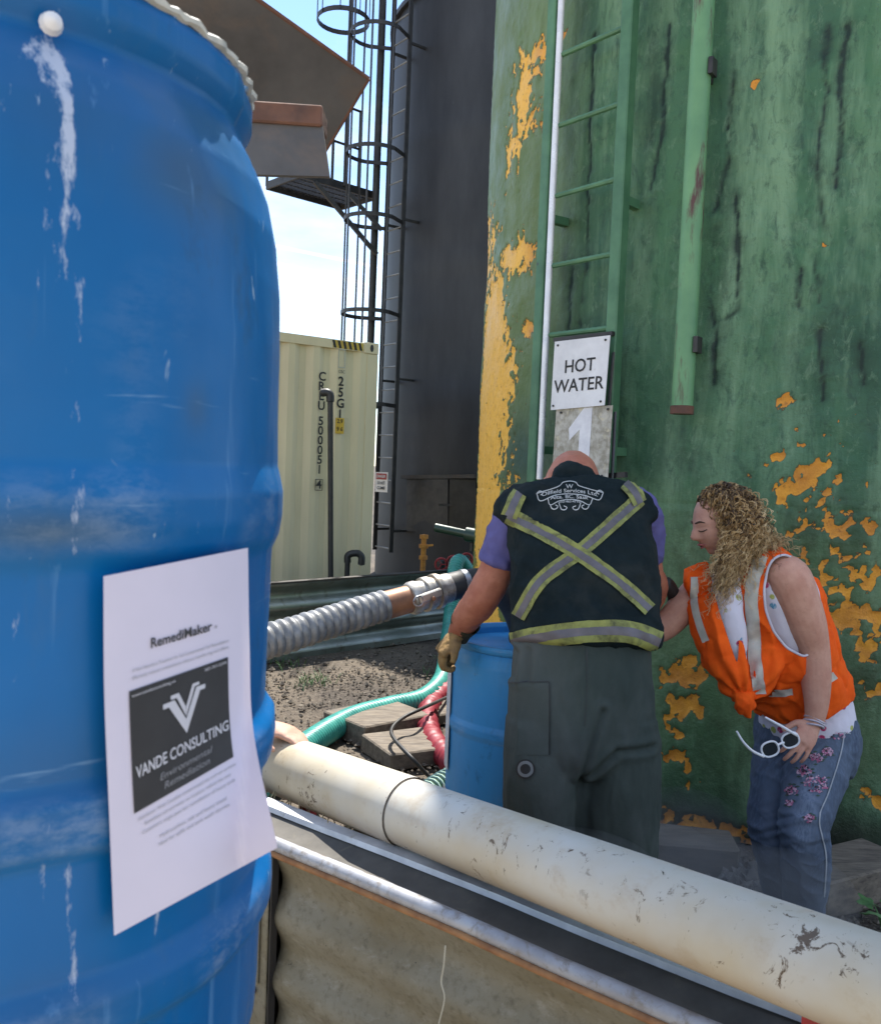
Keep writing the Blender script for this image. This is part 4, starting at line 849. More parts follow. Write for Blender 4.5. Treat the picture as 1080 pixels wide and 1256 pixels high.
# notice on the drum
def make_notice():
    L = [(127, 707), (128, 850), (134, 1000), (140, 1148)]; Rr = [(304, 672), (306, 790), (311, 900), (340, 1040)]
    qL = catmull(np.array(L, float), 10); qR = catmull(np.array(Rr, float), 10)
    def surf0(u, v):        # u,v in 0..1, v down
        q = qL; lx = np.interp(v, np.linspace(0, 1, len(q)), q[:, 0]); ly = np.interp(v, np.linspace(0, 1, len(q)), q[:, 1])
        q = qR; rx = np.interp(v, np.linspace(0, 1, len(q)), q[:, 0]); ry = np.interp(v, np.linspace(0, 1, len(q)), q[:, 1])
        x = lx+(rx-lx)*u; y = ly+(ry-ly)*u
        xe = min(x, 306-.03*max(0, y-672)); p = drum_ang(xe, y, .3055)[2]
        return P(x, y, p[1]-.055*u*u*float(sstep(.55, 1, v))-.004*math.sin(u*3.1)*float(sstep(.2, .7, v)))
    NU, NV = 33, 57; G = np.array([[surf0(i/(NU-1), j/(NV-1)) for j in range(NV)] for i in range(NU)])
    du = np.gradient(G, axis=0); dv = np.gradient(G, axis=1); N = np.cross(dv, du); N /= np.linalg.norm(N, axis=2)[..., None]
    if N[NU//2, NV//2, 1] > 0: N = -N
    def surf(u, v, off):
        fu = min(max(u, 0), .9999)*(NU-1); fv = min(max(v, 0), .9999)*(NV-1); i, j = int(fu), int(fv); a, b = fu-i, fv-j
        g = lambda T: (T[i, j]*(1-a)+T[i+1, j]*a)*(1-b)+(T[i, j+1]*(1-a)+T[i+1, j+1]*a)*b
        return g(G)+g(N)*off
    t = thing('paper_notice', 'white printed paper notice taped to the large blue drum', 'notice', G[0, -1])
    V = list(G.reshape(-1, 3))+list((G-N*.0004).reshape(-1, 3)); F = grid_faces(NU, NV); k = NU*NV; F = F+[tuple(k+i for i in f[::-1]) for f in F]
    pap = pm('paper', (.62, .58, .70), (.57, .54, .65), .75, 0, 5, bump=.1, bscale=12)
    mesh_obj('sheet', V, F, pap, t, smooth=180)
    ink = pm('printed_ink', (.03, .03, .035), (.05, .05, .055), .7, 0, 20, bump=0); grey = pm('grey_ink', (.28, .28, .32), (.34, .34, .38), .7, 0, 20, bump=0); whi = pm('paper_white_print', (.55, .55, .6), (.5, .5, .55), .7, 0, 20, bump=0); dimp = pm('dim_print', (.22, .22, .24), (.26, .26, .28), .7, 0, 20, bump=0)
    AS = .62     # width to height of the sheet
    fn = lambda off: (lambda a, b: surf(a, b if False else b, off))
    def txt(s, u, v, h, mat, off=.0012, width=None, bold=0, shear=0, align='CENTER', asp=1.0):
        V, Fc = text_flat(s, bold, shear, 1, align); k_ = h/.70; V = V*[k_*asp/AS, k_]
        if width: V[:, 0] *= width/(V[:, 0].max()-V[:, 0].min())
        if align == 'CENTER': V[:, 0] -= (V[:, 0].max()+V[:, 0].min())/2
        mesh_obj('print', [surf(u+a, v-b, off) for a, b in V], Fc, mat, t, smooth=0)
    txt('RemediMaker', .53, .232, .030, ink, width=.42, bold=.02); txt('®', .765, .238, .010, ink)
    txt('A Non-Hazardous Treatment for Soil Contaminated Soil Remediation', .52, .296, .011, grey, width=.66); txt('Effectively reduces contaminants without transferring soil offsite', .52, .318, .011, grey, width=.66)
    # black card
    nu, nv = 18, 20; u0_, u1_, v0_, v1_ = .165, .845, .352, .700
    Vc = [surf(u0_+(u1_-u0_)*i/nu, v0_+(v1_-v0_)*j/nv, .0009) for i in range(nu+1) for j in range(nv+1)]
    mesh_obj('black_card', Vc, grid_faces(nu+1, nv+1), pm('black_print', (.022, .022, .024), (.035, .035, .038), .7, 0, 9, bump=0), t, smooth=180)
    txt('www.vandeconsulting.ca', .33, .368, .010, whi, .0016, width=.30); txt('587-707-2394', .755, .368, .010, whi, .0016, width=.15)
    def poly(pts, mat): mesh_obj('emblem', [surf(a, b, .0016) for a, b in pts], [tuple(range(len(pts)))], mat, t, smooth=0)
    # the chevron emblem: two nested V strokes with a bar on each arm
    cx_, cy_ = .545, .548
    poly([(cx_, cy_), (cx_-.115, cy_-.105), (cx_-.155, cy_-.105), (cx_-.155, cy_-.120), (cx_-.075, cy_-.120), (cx_+.0, cy_-.045)], whi)
    poly([(cx_, cy_), (cx_, cy_-.045), (cx_+.075, cy_-.135), (cx_+.135, cy_-.135), (cx_+.135, cy_-.120), (cx_+.10, cy_-.120)], whi)
    poly([(cx_-.0, cy_-.055), (cx_-.06, cy_-.125), (cx_-.10, cy_-.125), (cx_-.10, cy_-.138), (cx_-.045, cy_-.138), (cx_+.0, cy_-.085)], whi)
    poly([(cx_+.002, cy_-.055), (cx_+.002, cy_-.085), (cx_+.05, cy_-.15), (cx_+.095, cy_-.15), (cx_+.095, cy_-.140), (cx_+.065, cy_-.140)], whi)
    txt('VANDE CONSULTING', .51, .592, .034, whi, .0016, width=.64, bold=.015)
    txt('Environmental', .53, .640, .020, dimp, .0016, width=.36, shear=.2); txt('Remediation', .53, .670, .020, dimp, .0016, width=.31, shear=.2)
    for k_, (s_, w_) in enumerate((('Distributor: West Canadian contaminated site and soil services', .66), ('Remediate soil and water on location, reduce the cost', .58), ('Customers: single pass bio remediation of heavy ends', .62))):
        txt(s_, .52, .722+.021*k_, .010, grey, width=w_)
    txt('Hydrocarbon, salt and heavy metal', .54, .800, .010, grey, width=.44); txt('Ideal for spills and tank wash slurries', .54, .820, .010, grey, width=.46)
make_notice()
# stand that carries the drum (below the frame)
def make_stand():
    t = thing('drum_stand', 'rough timber stand under the large blue drum', 'stand', (DX, DY, 0))
    for k in range(5): MB().boxf((DX-.22, DY-.22+k*.09, 1.0), (.44, 0, 0), (0, .082, 0), (0, 0, .038), 0, .003).build('plank', M['wood'], t)
    for sx in (-1, 1):
        MB().boxf((DX+sx*.14-.03, DY-.22, .91), (.06, 0, 0), (0, .44, 0), (0, 0, .089)).build('bearer', M['wood'], t)
        for sy in (-1, 1): MB().boxf((DX+sx*.14-.04, DY+sy*.16-.04, -.02), (.08, 0, 0), (0, .08, 0), (0, 0, .929)).build('leg', M['wood'], t)
make_stand()
# steel chute with rusty beam behind the drum
def make_chute():
    t = thing('steel_chute', 'dark rusty steel chute plate and beam jutting out behind the blue drum', 'chute', (-.58, 2.12, 0))
    A = P(452, 97, 2.6); n = nrm([.25, -.62, -.74]); o = np.array([0, 0, EYE])
    pp = [];
    for x, y in ((452, 97), (398, 187), (385, 204), (120, 150), (60, -160), (190, -90)):
        r = ray(x, y); pp.append(o+r*(((A-o)@n)/(r@n)))
    k = len(pp); V = pp+[p-n*.008 for p in pp]; F = [tuple(range(k))[::-1], tuple(range(k, 2*k))]+[(i, (i+1) % k, k+(i+1) % k, k+i) for i in range(k)]
    mp_ = pm('brown_steel_plate', (.105, .102, .105), (.062, .060, .062), .6, .1, 4, dirt=(.12, .095, .082), dlo=.52, dhi=.78, dscale=7)
    mesh_obj('plate', V, F, mp_, t, smooth=0)
    # rolled lip along its lower edge
    MB().tube([pp[0]-n*.004, pp[1]-n*.004], .006, 8).build('lip', M['rust'], t)
    MB().tube([pp[0]-n*.004, pp[5]-n*.004], .006, 8).build('lip', M['rust'], t)
    a, b = P(200, 128, 2.04), P(395, 141, 2.04); e = b-a
    MB().boxf(a-[0, 0, .023], e, (0, .09, 0), (0, 0, .046), 0, .004).build('beam_flange', M['rust'], t)
    c_, d_ = P(235, 145, 2.05), P(395, 151, 2.05); f_, g_ = P(240, 212, 2.05), P(404, 216, 2.05)
    V = [c_, d_, g_, f_]; V2 = [p+[0, .016, 0] for p in V]; mesh_obj('beam_web', V+V2, [(0,1,2,3)[::-1], (4,5,6,7), (0,1,5,4), (1,2,6,5), (2,3,7,6), (3,0,4,7)], mp_, t, smooth=0)
    MB().bar(P(236, 120, 2.12), P(236, 900, 2.12)*[1, 1, 0]+[0, 0, -.02], .08, .08, (0, 1, 0)).build('post', mp_, t)
    MB().bar(P(240, 160, 2.2), (pp[3]+pp[2])/2+[0, 0, -.03], .05, .05).build('strut', mp_, t)
make_chute()
# ---------------------------------------------------------------- second blue drum, in front of the worker
D2X, D2Y = .345, 3.27
def make_second_drum():
    m = drum_mat('bright_blue_plastic', (.06, .32, .64), (.04, .26, .56)); k = .905/.984
    prof = [(r_, z*k) for r_, z in DPROF]
    prof = [(.001, .01), (.26, .006), (.276, .01), (.284, .03), (.286, .27), (.292, .29), (.292, .31), (.286, .33), (.286, .58), (.292, .60), (.292, .62), (.286, .64), (.286, .84), (.280, .87), (.272, .885), (.284, .892), (.288, .905), (.284, .915), (.270, .915), (.262, .90), (.262, .88), (.001, .87)]
    t = make_drum('plastic_drum', 'blue plastic drum under the gloved hand, half hidden behind the worker', D2X, D2Y, .12, .915, .286, m, 140, (), (), prof)
    lm = M['white_paint']
    for za, zb, a in ((.55, .98, math.pi-.02), (.2, .48, math.pi-.06)):
        V = []
        for i in range(7):
            aa = a+i*.05
            for z in (za, zb): V.append((D2X+.2945*math.cos(aa), D2Y+.2945*math.sin(aa), z))
        mesh_obj('label', V, grid_faces(7, 2), lm, t, smooth=180)
    # pallet
    t = thing('pallet', 'worn timber pallet under the second blue drum', 'pallet', (D2X, D2Y, 0))
    for k_ in range(6): MB().boxf((D2X-.33, D2Y-.33+k_*.112, .095), (.66, 0, 0), (0, .098, 0), (0, 0, .022), 0, .002).build('slat', M['wood'], t)
    for k_ in range(3): MB().boxf((D2X-.32+k_*.28, D2Y-.33, -.01), (.08, 0, 0), (0, .66, 0), (0, 0, .104)).build('bearer', M['wood'], t)
make_second_drum()
# ---------------------------------------------------------------- hoses
def ribbed(path, r_, pitch, amp, n=20, sub=10, sharp=False):
    q = catmull(np.array(path), sub); L = np.concatenate([[0], np.cumsum(np.linalg.norm(np.diff(q, axis=0), axis=1))]); k = int(L[-1]/(pitch/6)); s = np.linspace(0, L[-1], k)
    pts = np.stack([np.interp(s, L, q[:, i]) for i in range(3)], 1); ph = (s % pitch)/pitch
    rr = r_+amp*(np.where(ph < .75, np.sqrt(np.clip(1-((ph-.375)/.375)**2, 0, 1)), 0) if sharp else .5+.5*np.cos(2*math.pi*ph))
    if sharp: rr = rr*(1+.05*(fbm(s*14, s*0, 3, 3)-.5))+amp*.5*(vnoise(np.floor(s/pitch)*1.7, 0, 0)-.5)
    return tube(pts, list(rr), n)
def make_suction_line():
    t = thing('suction_hose', 'grey hose wrapped in silver tape with a metal coupling and black end', 'hose', P(335, 790, 2.8))
    pa = [P(90, 1060, 2.35)*[1, 1, 0]+[0, 0, .06], P(120, 960, 2.35), P(190, 850, 2.5), P(300, 797, 2.75), P(360, 777, 2.87), P(420, 758, 3.0), P(470, 743, 3.1)]
    V, F = ribbed(pa, .0505, .031, .0065, 26, 12, True); mesh_obj('taped_hose', V, F, M['tape'], t, smooth=40)
    a, b = P(468, 744, 3.1), P(508, 733, 3.17); MB().tube([a, b], [.050, .049], 28).build('copper_section', M['brass'], t, 60)
    c_, e = P(501, 735, 3.155), P(549, 721, 3.25); ax = nrm(e-c_); L = np.linalg.norm(e-c_)
    prof = [(0, .054), (.012, .060), (.03, .060), (.034, .054), (.06, .054), (.062, .063), (.085, .063), (.088, .056), (.105, .056), (.108, .065), (.125, .065), (.128, .055), (L, .054)]
    cp = MB().tube([c_+ax*s for s, _ in prof], [r_ for _, r_ in prof], 28).build('coupling', M['alu'], t, 30)
    side = nrm(np.cross(ax, [0, 0, 1])); side = side if side[1] < 0 else -side; up = np.cross(side, ax); up = up if up[2] > 0 else -up
    m0 = c_+ax*.055+side*.062
    MB().bar(m0-ax*.05+up*.006, m0+ax*.045+up*.012, .018, .03, up, bev=.004).build('cam_lever', M['alu'], cp)
    th = np.linspace(0, 2*math.pi, 17); MB().tube([m0-ax*.058+up*.004+side*.008+ax*.02*math.cos(k)+up*.018*math.sin(k) for k in th], .003, 6).build('pull_ring', M['galv'], cp)
    MB().tube([m0-ax*.0+side*.012, m0+side*.02], .008, 8).build('pin', M['brass'], cp)
    pb = [P(546, 722, 3.245), P(565, 717, 3.29), P(590, 714, 3.33), P(612, 722, 3.36), P(632, 748, 3.38), P(645, 790, 3.38), P(648, 840, 3.36)]
    MB().tube(pb, .052, 24, sub=6).build('black_hose', M['black_rubber'], t, 60)
    MB().tube([P(566, 717, 3.292), P(572, 716, 3.30)], .0555, 24).build('clamp', M['galv'], t, 40)
make_suction_line()
def gp(x, y, z): return Pz(x, y, z)
def make_ground_hoses():
    r_ = .071
    t = thing('teal_hose', 'teal ribbed suction hose coming over the fence and curving across the dirt', 'hose', gp(430, 885, 0))
    pa = [P(585, 740, 8.75), P(566, 693, 8.62), P(563, 690, 8.55), P(556, 715, 8.38), P(553, 760, 8.1), P(548, 800, 7.5), gp(543, 833, r_), gp(520, 857, r_), gp(478, 868, r_), gp(430, 882, r_), gp(385, 908, r_), gp(340, 945, r_), gp(300, 985, r_)]
    pa = [P(600, 745, 8.75), P(571, 697, 8.66), P(561, 690, 8.56), P(556, 715, 8.38)]+pa[4:]
    V, F = ribbed(pa, r_-.004, .028, .007, 20, 12); mesh_obj('hose_wall', V, F, M['teal_hose'], t, smooth=180)
    t = thing('red_hose', 'crumpled red layflat hose curling on the dirt beside the blue drum', 'hose', gp(525, 880, 0))
    pa = [gp(620, 815, .05), gp(575, 832, .05), gp(545, 850, .05), gp(527, 868, .05), gp(524, 888, .05), gp(533, 912, .05), gp(556, 937, .05), gp(600, 965, .05)]
    q = catmull(np.array(pa), 30); rr = [.066+.008*(float(vnoise(i*.55, 3, 1))-.5)*2 for i in range(len(q))]
    V, F = tube(q, rr, 20); V = np.array(V); V += ((fbm(V[:, 0]*40, V[:, 1]*40, V[:, 2]*40, 3)-.5)*.02)[:, None]*[.5, .5, 1]; mesh_obj('hose_wall', V, F, M['red_hose'], t, smooth=180)
    t = thing('striped_hose', 'dark green hose with pale spiral ribs at the foot of the blue drum', 'hose', gp(540, 965, 0))
    pa = np.array([gp(470, 1010, .06), gp(520, 976, .06), gp(550, 957, .06), gp(590, 938, .06), gp(640, 925, .06)])
    V, F = ribbed(pa, .054, .04, .004, 20, 12); mesh_obj('hose_wall', V, F, M['dkgreen_paint'], t, smooth=180)
    q = catmull(pa, 20); L = np.concatenate([[0], np.cumsum(np.linalg.norm(np.diff(q, axis=0), axis=1))]); s = 0.02; rm = pm('pale_rib', (.42, .58, .5), (.3, .45, .38), .45)
    mb = MB()
    while s < L[-1]:
        p = np.array([np.interp(s, L, q[:, i]) for i in range(3)]); p2 = np.array([np.interp(s+.004, L, q[:, i]) for i in range(3)]); ax = nrm(p2-p)
        sd = nrm(np.cross(ax, [0, 0, 1])); up = np.cross(sd, ax); mb.tube([p+sd*.058*math.cos(a)+up*.058*math.sin(a)+ax*.02*a/6.28 for a in np.linspace(0, 2*math.pi, 15)], .006, 5, caps=False); s += .04
    mb.build('spiral_rib', rm, t)
    t = thing('black_cable', 'thin black cable looping over the dirt and timber blocks', 'cable', gp(485, 895, 0))
    MB().tube([gp(560, 850, .02), P(520, 868, 5.3), P(495, 880, 5.1), P(481, 893, 4.95), P(483, 906, 4.8), P(505, 930, 4.6), gp(530, 955, .012), gp(570, 975, .012)], .011, 8, sub=8).build('cable_sheath', M['black_rubber'], t, 60)
make_ground_hoses()
# ---------------------------------------------------------------- timber blocks, rubble, plants
def block(label, a, b, dep, h, z=0, group=None):
    a = np.array(a, float); b = np.array(b, float); e = (b-a)*[1, 1, 0]; n = nrm([-e[1], e[0], 0]); n = n if n[1] > 0 else -n
    q = MB(); q.boxf(a*[1, 1, 0]+[0, 0, z-.01], e, n*dep, (0, 0, h+.01), 0, .008)
    V = np.array(q.v)
    V += ((fbm(V[:, 0]*9, V[:, 1]*9, V[:, 2]*9, 2)-.5)*.02)[:, None]
    o = mesh_obj('timber_block', V, q.f, M['wood'], None, smooth=30); return tag(o, label, 'timber', group)
block('grey timber block lying in front of the teal hose on the dirt', gp(446, 917, 0), gp(530, 898, 0), .42, .12)
block('smaller timber block under the red hose end beside the blue drum', gp(478, 946, 0), gp(566, 934, 0), .40, .09)
block('short timber piece lying behind the red hose bend', gp(536, 888, 0), gp(600, 880, 0), .3, .06)
block('weathered timber block at the tank foot left of the leaning woman', gp(803, 1068, 0), gp(905, 1078, 0), .22, .115)
block('pale sawn timber baulk at the tank foot right of the woman legs', gp(1012, 1130, 0), gp(1120, 1098, 0), .25, .14)
def make_rubble():
    mb = MB()
    import bmesh
    for k in range(70):
        p = gp(rnd.gauss(925, 22), rnd.gauss(1092, 12), 0); s = rnd.uniform(.015, .04)
        bm = bmesh.new(); bmesh.ops.create_icosphere(bm, subdivisions=1, radius=s)
        mb.add([np.array(v.co[:])*[rnd.uniform(.7, 1.2)]*1+p+[rnd.uniform(-.3, .3)*s, 0, rnd.uniform(0, .05)] for v in bm.verts], [[v.index for v in f.verts] for f in bm.faces]); bm.free()
    o = mb.build('rubble', pm('grey_rubble', (.2, .185, .17), (.11, .1, .09), .9, 0, 25), smooth=0); o['kind'] = 'stuff'; o['label'] = 'heap of small grey rubble at the tank foot beside the woman'
make_rubble()
def leafy(name, label, base, leaves, mats):
    t = thing(name, label, 'plant', base)
    for k, (dx, dy, dz, s, yaw, tilt) in enumerate(leaves):
        c_ = base+np.array([dx, dy, dz]); MB().tube([base+[dx*.1, dy*.1, 0], base+[dx*.6, dy*.6, dz*.8], c_], [.003, .003, .002], 6, sub=3).build('stem', M['leaf'], t)
        V = [c_]; n = 18
        f = np.array([math.cos(yaw)*math.cos(tilt), math.sin(yaw)*math.cos(tilt), math.sin(tilt)]); sd = nrm(np.cross(f, [0, 0, 1])); up = np.cross(sd, f)
        for i in range(n+1):
            a = -2.6+5.2*i/n; r_ = s*(.75+.25*math.cos(a*5))*(1+.1*rnd.uniform(-1, 1)); V.append(c_+f*(r_*math.cos(a)+.35*s)+sd*r_*math.sin(a)*.9+up*(-.25*s*(math.sin(a)**2)+.04*s*rnd.uniform(-1, 1)))
        mesh_obj('leaf', V, [(0, i, i+1) for i in range(1, n+1)], mats[k % len(mats)], t, smooth=180)
b = gp(1085, 1150, 0)
leafy('leafy_weed', 'pale green lobed leaf plant at the right edge beside the pipe', b, [(-.05, -.02, .10, .06, -2.2, .3), (.02, .02, .13, .055, .6, .4), (.04, -.06, .08, .06, -1.0, .1), (-.02, .07, .09, .05, 2.0, .2)], [M['leaf_light'], M['leaf']])
def make_weeds():
    mb = MB()
    for (x, y, n, h) in ((385, 838, 70, .11), (370, 843, 30, .07), (560, 812, 60, .12), (532, 828, 40, .09), (352, 818, 30, .14), (1000, 1085, 30, .06)):
        for k in range(n):
            p = gp(x+rnd.gauss(0, 11), y+rnd.gauss(0, 3), 0); L = h*rnd.uniform(.4, 1); a = rnd.random()*6.28; dr = np.array([math.cos(a)*.55, math.sin(a)*.55, 1])*L; sd = np.array([-math.sin(a), math.cos(a), 0])*.003
            mb.add([p-sd, p+sd, p+dr*.6+sd*.7, p+dr*.6-sd*.7, p+dr*[1.3, 1.3, .85]], [(0, 1, 2, 3), (3, 2, 4)])
    o = mb.build('weeds', M['leaf'], smooth=0); o['kind'] = 'stuff'; o['label'] = 'sparse green weeds and grass on the dirt'
make_weeds()
# ================================================================ PEOPLE
def skin_mat(name, c1, c2):
    q = NT(name); c = q.mix(q.ramp(q.noise(18, 6, .6), .35, .7), c1, c2); c = q.mix(q.math('MULTIPLY', q.ramp(q.noise(90, 4, .6), .55, .75), .35), c, tuple(x*.7 for x in c2[:3]))
    q.bump(q.noise(240, 4), .3, .001); q.bump(q.noise(60, 5, .7, (1, 1, .4)), .35, .003); q.b.inputs['Subsurface Weight'].default_value = .04; q.b.inputs['Subsurface Radius'].default_value = (.01, .004, .002)
    return q.out(c, .6, 0, .3)
M['skin_man'] = skin_mat('skin_ruddy', (.48, .19, .115), (.36, .12, .075)); M['skin_woman'] = skin_mat('skin_tan', (.60, .325, .235), (.50, .24, .17)); M['skin_c'] = skin_mat('skin_light', (.55, .33, .24), (.45, .24, .17))
def ridge(x, y, z, o=2): return (1-np.abs(2*fbm(x, y, z, o)-1))**5
def cloth(name, c1, c2, scale=7, rough=.85, weave=420, dirt=None, stretch=(1, 1, 1)):
    q = NT(name); c = q.mix(q.ramp(q.noise(scale, 7, .65, stretch), .32, .68), c1, c2)
    if dirt: c = q.mix(q.ramp(q.noise(scale*.6, 6, .65, stretch, .3, (2, 7, 1)), .5, .78), c, dirt)
    q.bump(q.noise(60, 5, .6), .35, .004); q.bump(q.noise(weave, 2, .5), .2, .001)
    return q.out(c, rough, 0, .12)
def in_poly(pt, poly):
    x, y = pt[..., 0], pt[..., 1]; ins = np.zeros(x.shape, bool); n = len(poly)
    for i in range(n):
        (x1, y1), (x2, y2) = poly[i], poly[(i+1) % n]
        c_ = ((y1 > y) != (y2 > y)) & (x < (x2-x1)*(y-y1)/(y2-y1+1e-9)+x1); ins ^= c_
    return ins
def head(c, F, up, s=1.0, female=True):
    F = nrm(F); L = nrm(np.cross(up, F)); U = np.cross(F, L)
    nu, nv = 48, 40; ph = np.linspace(0, 2*math.pi, nu, endpoint=False); th = np.linspace(.02, math.pi-.02, nv)
    A, T = np.meshgrid(ph, th, indexing='ij'); sx, sy, sz = np.sin(T)*np.cos(A), np.sin(T)*np.sin(A), np.cos(T)
    f, l, u = .098*sx, .076*sy, .118*sz
    dn = np.clip(-u/.118, 0, 1); l = l*(1-.25*dn**1.5); f = np.where(f < 0, f*(1-.30*dn), f*(1-.02*dn))
    f = np.where(f < 0, f*1.06, f)
    wgt = sstep(.1, .7, sx)
    f = f+wgt*face_bump(l, u, female)
    V = (c+s*(f[..., None]*F+l[..., None]*L+u[..., None]*U)).reshape(-1, 3)
    Fc = grid_faces(nu, nv, True); n = len(V); V = np.vstack([V, (V[np.arange(nu)*nv].mean(0))[None], (V[np.arange(nu)*nv+nv-1].mean(0))[None]])
    Fc += [(n, ((i+1) % nu)*nv, i*nv) for i in range(nu)]+[(n+1, i*nv+nv-1, ((i+1) % nu)*nv+nv-1) for i in range(nu)]
    def surf(l_, u_, off=0):
        dn_ = max(-u_/.118, 0); wl = .076*(1-.25*dn_**1.5); b = .098*(1-.02*dn_)*math.sqrt(max(0, 1-(l_/wl)**2-(u_/.118)**2))
        sx_ = math.sqrt(max(0, 1-(l_/wl)**2-(u_/.118)**2))
        return c+s*((b+float(sstep(.1, .7, np.array(sx_)))*float(face_bump(np.array(l_), np.array(u_), female))+off)*F+l_*L+u_*U)
    return (V, Fc), surf, (F, L, U)
def face_bump(l, u, female):
    g = lambda x, m, s_: np.exp(-((x-m)/s_)**2)
    b = .026*g(l, 0, .011+.004*g(u, -.026, .012))*np.clip(sstep(.022, -.022, u)*sstep(-.036, -.026, u), 0, 1)
    b = b+.010*g(l, 0, .016)*g(u, 0, .03)
    b = b+.005*g(np.abs(l), .03, .022)*g(u, .026, .009)-.009*g(np.abs(l), .031, .014)*g(u, .009, .011)
    b = b+.007*g(np.abs(l), .031, .010)*g(u, .006, .008)
    b = b+.011*g(l, 0, .020)*g(u, -.047, .006)+.010*g(l, 0, .018)*g(u, -.060, .006)-.004*g(l, 0, .02)*g(u, -.0535, .003)
    b = b+.013*g(l, 0, .022)*g(u, -.092, .016)-.003*g(u, -.073, .007)*g(l, 0, .02)+.005*g(np.abs(l), .042, .02)*g(u, -.022, .02)
    return b
def hand(wrist, dr, pn, s=1.0, curl=(.25, .35, .25), fat=1.0, thumb=(.55, .75, .25), spread=.10, side=None, wr=.026):
    dr = nrm(dr); pn = nrm(np.asarray(pn, float)-dr*np.dot(dr, pn)); sd = np.cross(dr, pn) if side is None else nrm(np.asarray(side, float)-dr*np.dot(side, dr)-pn*np.dot(side, pn))
    sh = []; wrist = np.asarray(wrist, float)
    sh.append(tube([wrist-dr*.02*s, wrist+dr*.02*s, wrist+dr*.055*s, wrist+dr*.092*s], [(wr*s*fat, wr*.8*s*fat), (.031*s*fat, .018*s*fat), (.040*s*fat, .016*s*fat), (.040*s*fat, .012*s*fat)], 18, sd, 3))
    for i in range(4):
        b = wrist+dr*(.084-.004*abs(i-1.2))*s+sd*(.0295-.0197*i)*s; ln = [.95, 1.06, 1.0, .80][i]; ang = .05; pts = [b]; d0 = nrm(dr+sd*spread*(1.4-i)*.6)
        for j, q in enumerate((.043, .027, .022)):
            ang += curl[j]*(1+.1*i); pts.append(pts[-1]+(d0*math.cos(ang)+pn*math.sin(ang))*q*ln*s)
        r_ = .0088*s*fat*[1, 1.03, .98, .86][i]; sh.append(tube(pts, [r_*1.08, r_, r_*.95, r_*.78], 10, sd, 3))
    b = wrist+dr*.018*s+sd*.022*s; td = nrm(dr*thumb[0]+sd*thumb[1]+pn*thumb[2]); td2 = nrm(dr*(thumb[0]+.5)+sd*thumb[1]*.6+pn*(thumb[2]+.2))
    sh.append(tube([b, b+td*.036*s, b+td*.036*s+td2*.03*s, b+td*.036*s+td2*.055*s], [.0145*s*fat, .0115*s*fat, .0105*s*fat, .008*s*fat], 10, None, 3))
    return sh
def cast(bvh, x, y, off=.002, start=1.0):
    r = ray(x, y); o = np.array([0, 0, EYE])+r*start; loc, no, i, d = bvh.ray_cast(Vector(o), Vector(nrm(r)))
    if loc is None: return None
    n = np.array(no[:]);
    if n@r > 0: n = -n
    return np.array(loc[:])+n*off
def strip(name, bvh, path, widths, mats, parent, off=.004, step=3, fallback=None):
    # path: pixel polyline; widths: list of (from,to,material index) across, pixels from the centre line
    q = catmull(np.array(path, float), 8) if len(path) > 2 else np.array(path, float)
    L = np.concatenate([[0], np.cumsum(np.linalg.norm(np.diff(q, axis=0), axis=1))]); n = max(2, int(L[-1]/step)+1); s = np.linspace(0, L[-1], n)
    c_ = np.stack([np.interp(s, L, q[:, i]) for i in range(2)], 1); T = np.gradient(c_, axis=0); T /= np.linalg.norm(T, axis=1)[:, None]; Nn = np.stack([-T[:, 1], T[:, 0]], 1)
    V = []; F = []; mi = []
    for (a, b, k) in widths:
        m = 5; base = len(V); ok = {}
        for i in range(n):
            for j in range(m):
                p = c_[i]+Nn[i]*(a+(b-a)*j/(m-1)); h = cast(bvh, p[0], p[1], off+.0006*k); ok[i, j] = h is not None; V.append(h if h is not None else np.zeros(3))
        for i in range(n-1):
            for j in range(m-1):
                qd = [(i, j), (i, j+1), (i+1, j+1), (i+1, j)]
                if all(ok[t_] for t_ in qd):
                    ids = [base+a_*m+b_ for a_, b_ in qd]; P4 = [V[t_] for t_ in ids]
                    if max(np.linalg.norm(P4[0]-P4[2]), np.linalg.norm(P4[1]-P4[3])) < .06: F.append(ids); mi.append(k)
    if len(widths) == 1 and F:      # keep the one connected piece
        par = {}
        def fnd(a_):
            while par.setdefault(a_, a_) != a_: par[a_] = par[par[a_]]; a_ = par[a_]
            return a_
        for f in F:
            for i in f[1:]: par[fnd(i)] = fnd(f[0])
        cnt = {}
        for f in F: cnt[fnd(f[0])] = cnt.get(fnd(f[0]), 0)+1
        best = max(cnt, key=cnt.get); keep = [i for i, f in enumerate(F) if fnd(f[0]) == best]; F = [F[i] for i in keep]; mi = [mi[i] for i in keep]
    used = sorted({i for f in F for i in f}); mp_ = {a: b for b, a in enumerate(used)}
    return mesh_obj(name, [V[i] for i in used], [[mp_[i] for i in f] for f in F], mats, parent, mi, 180)
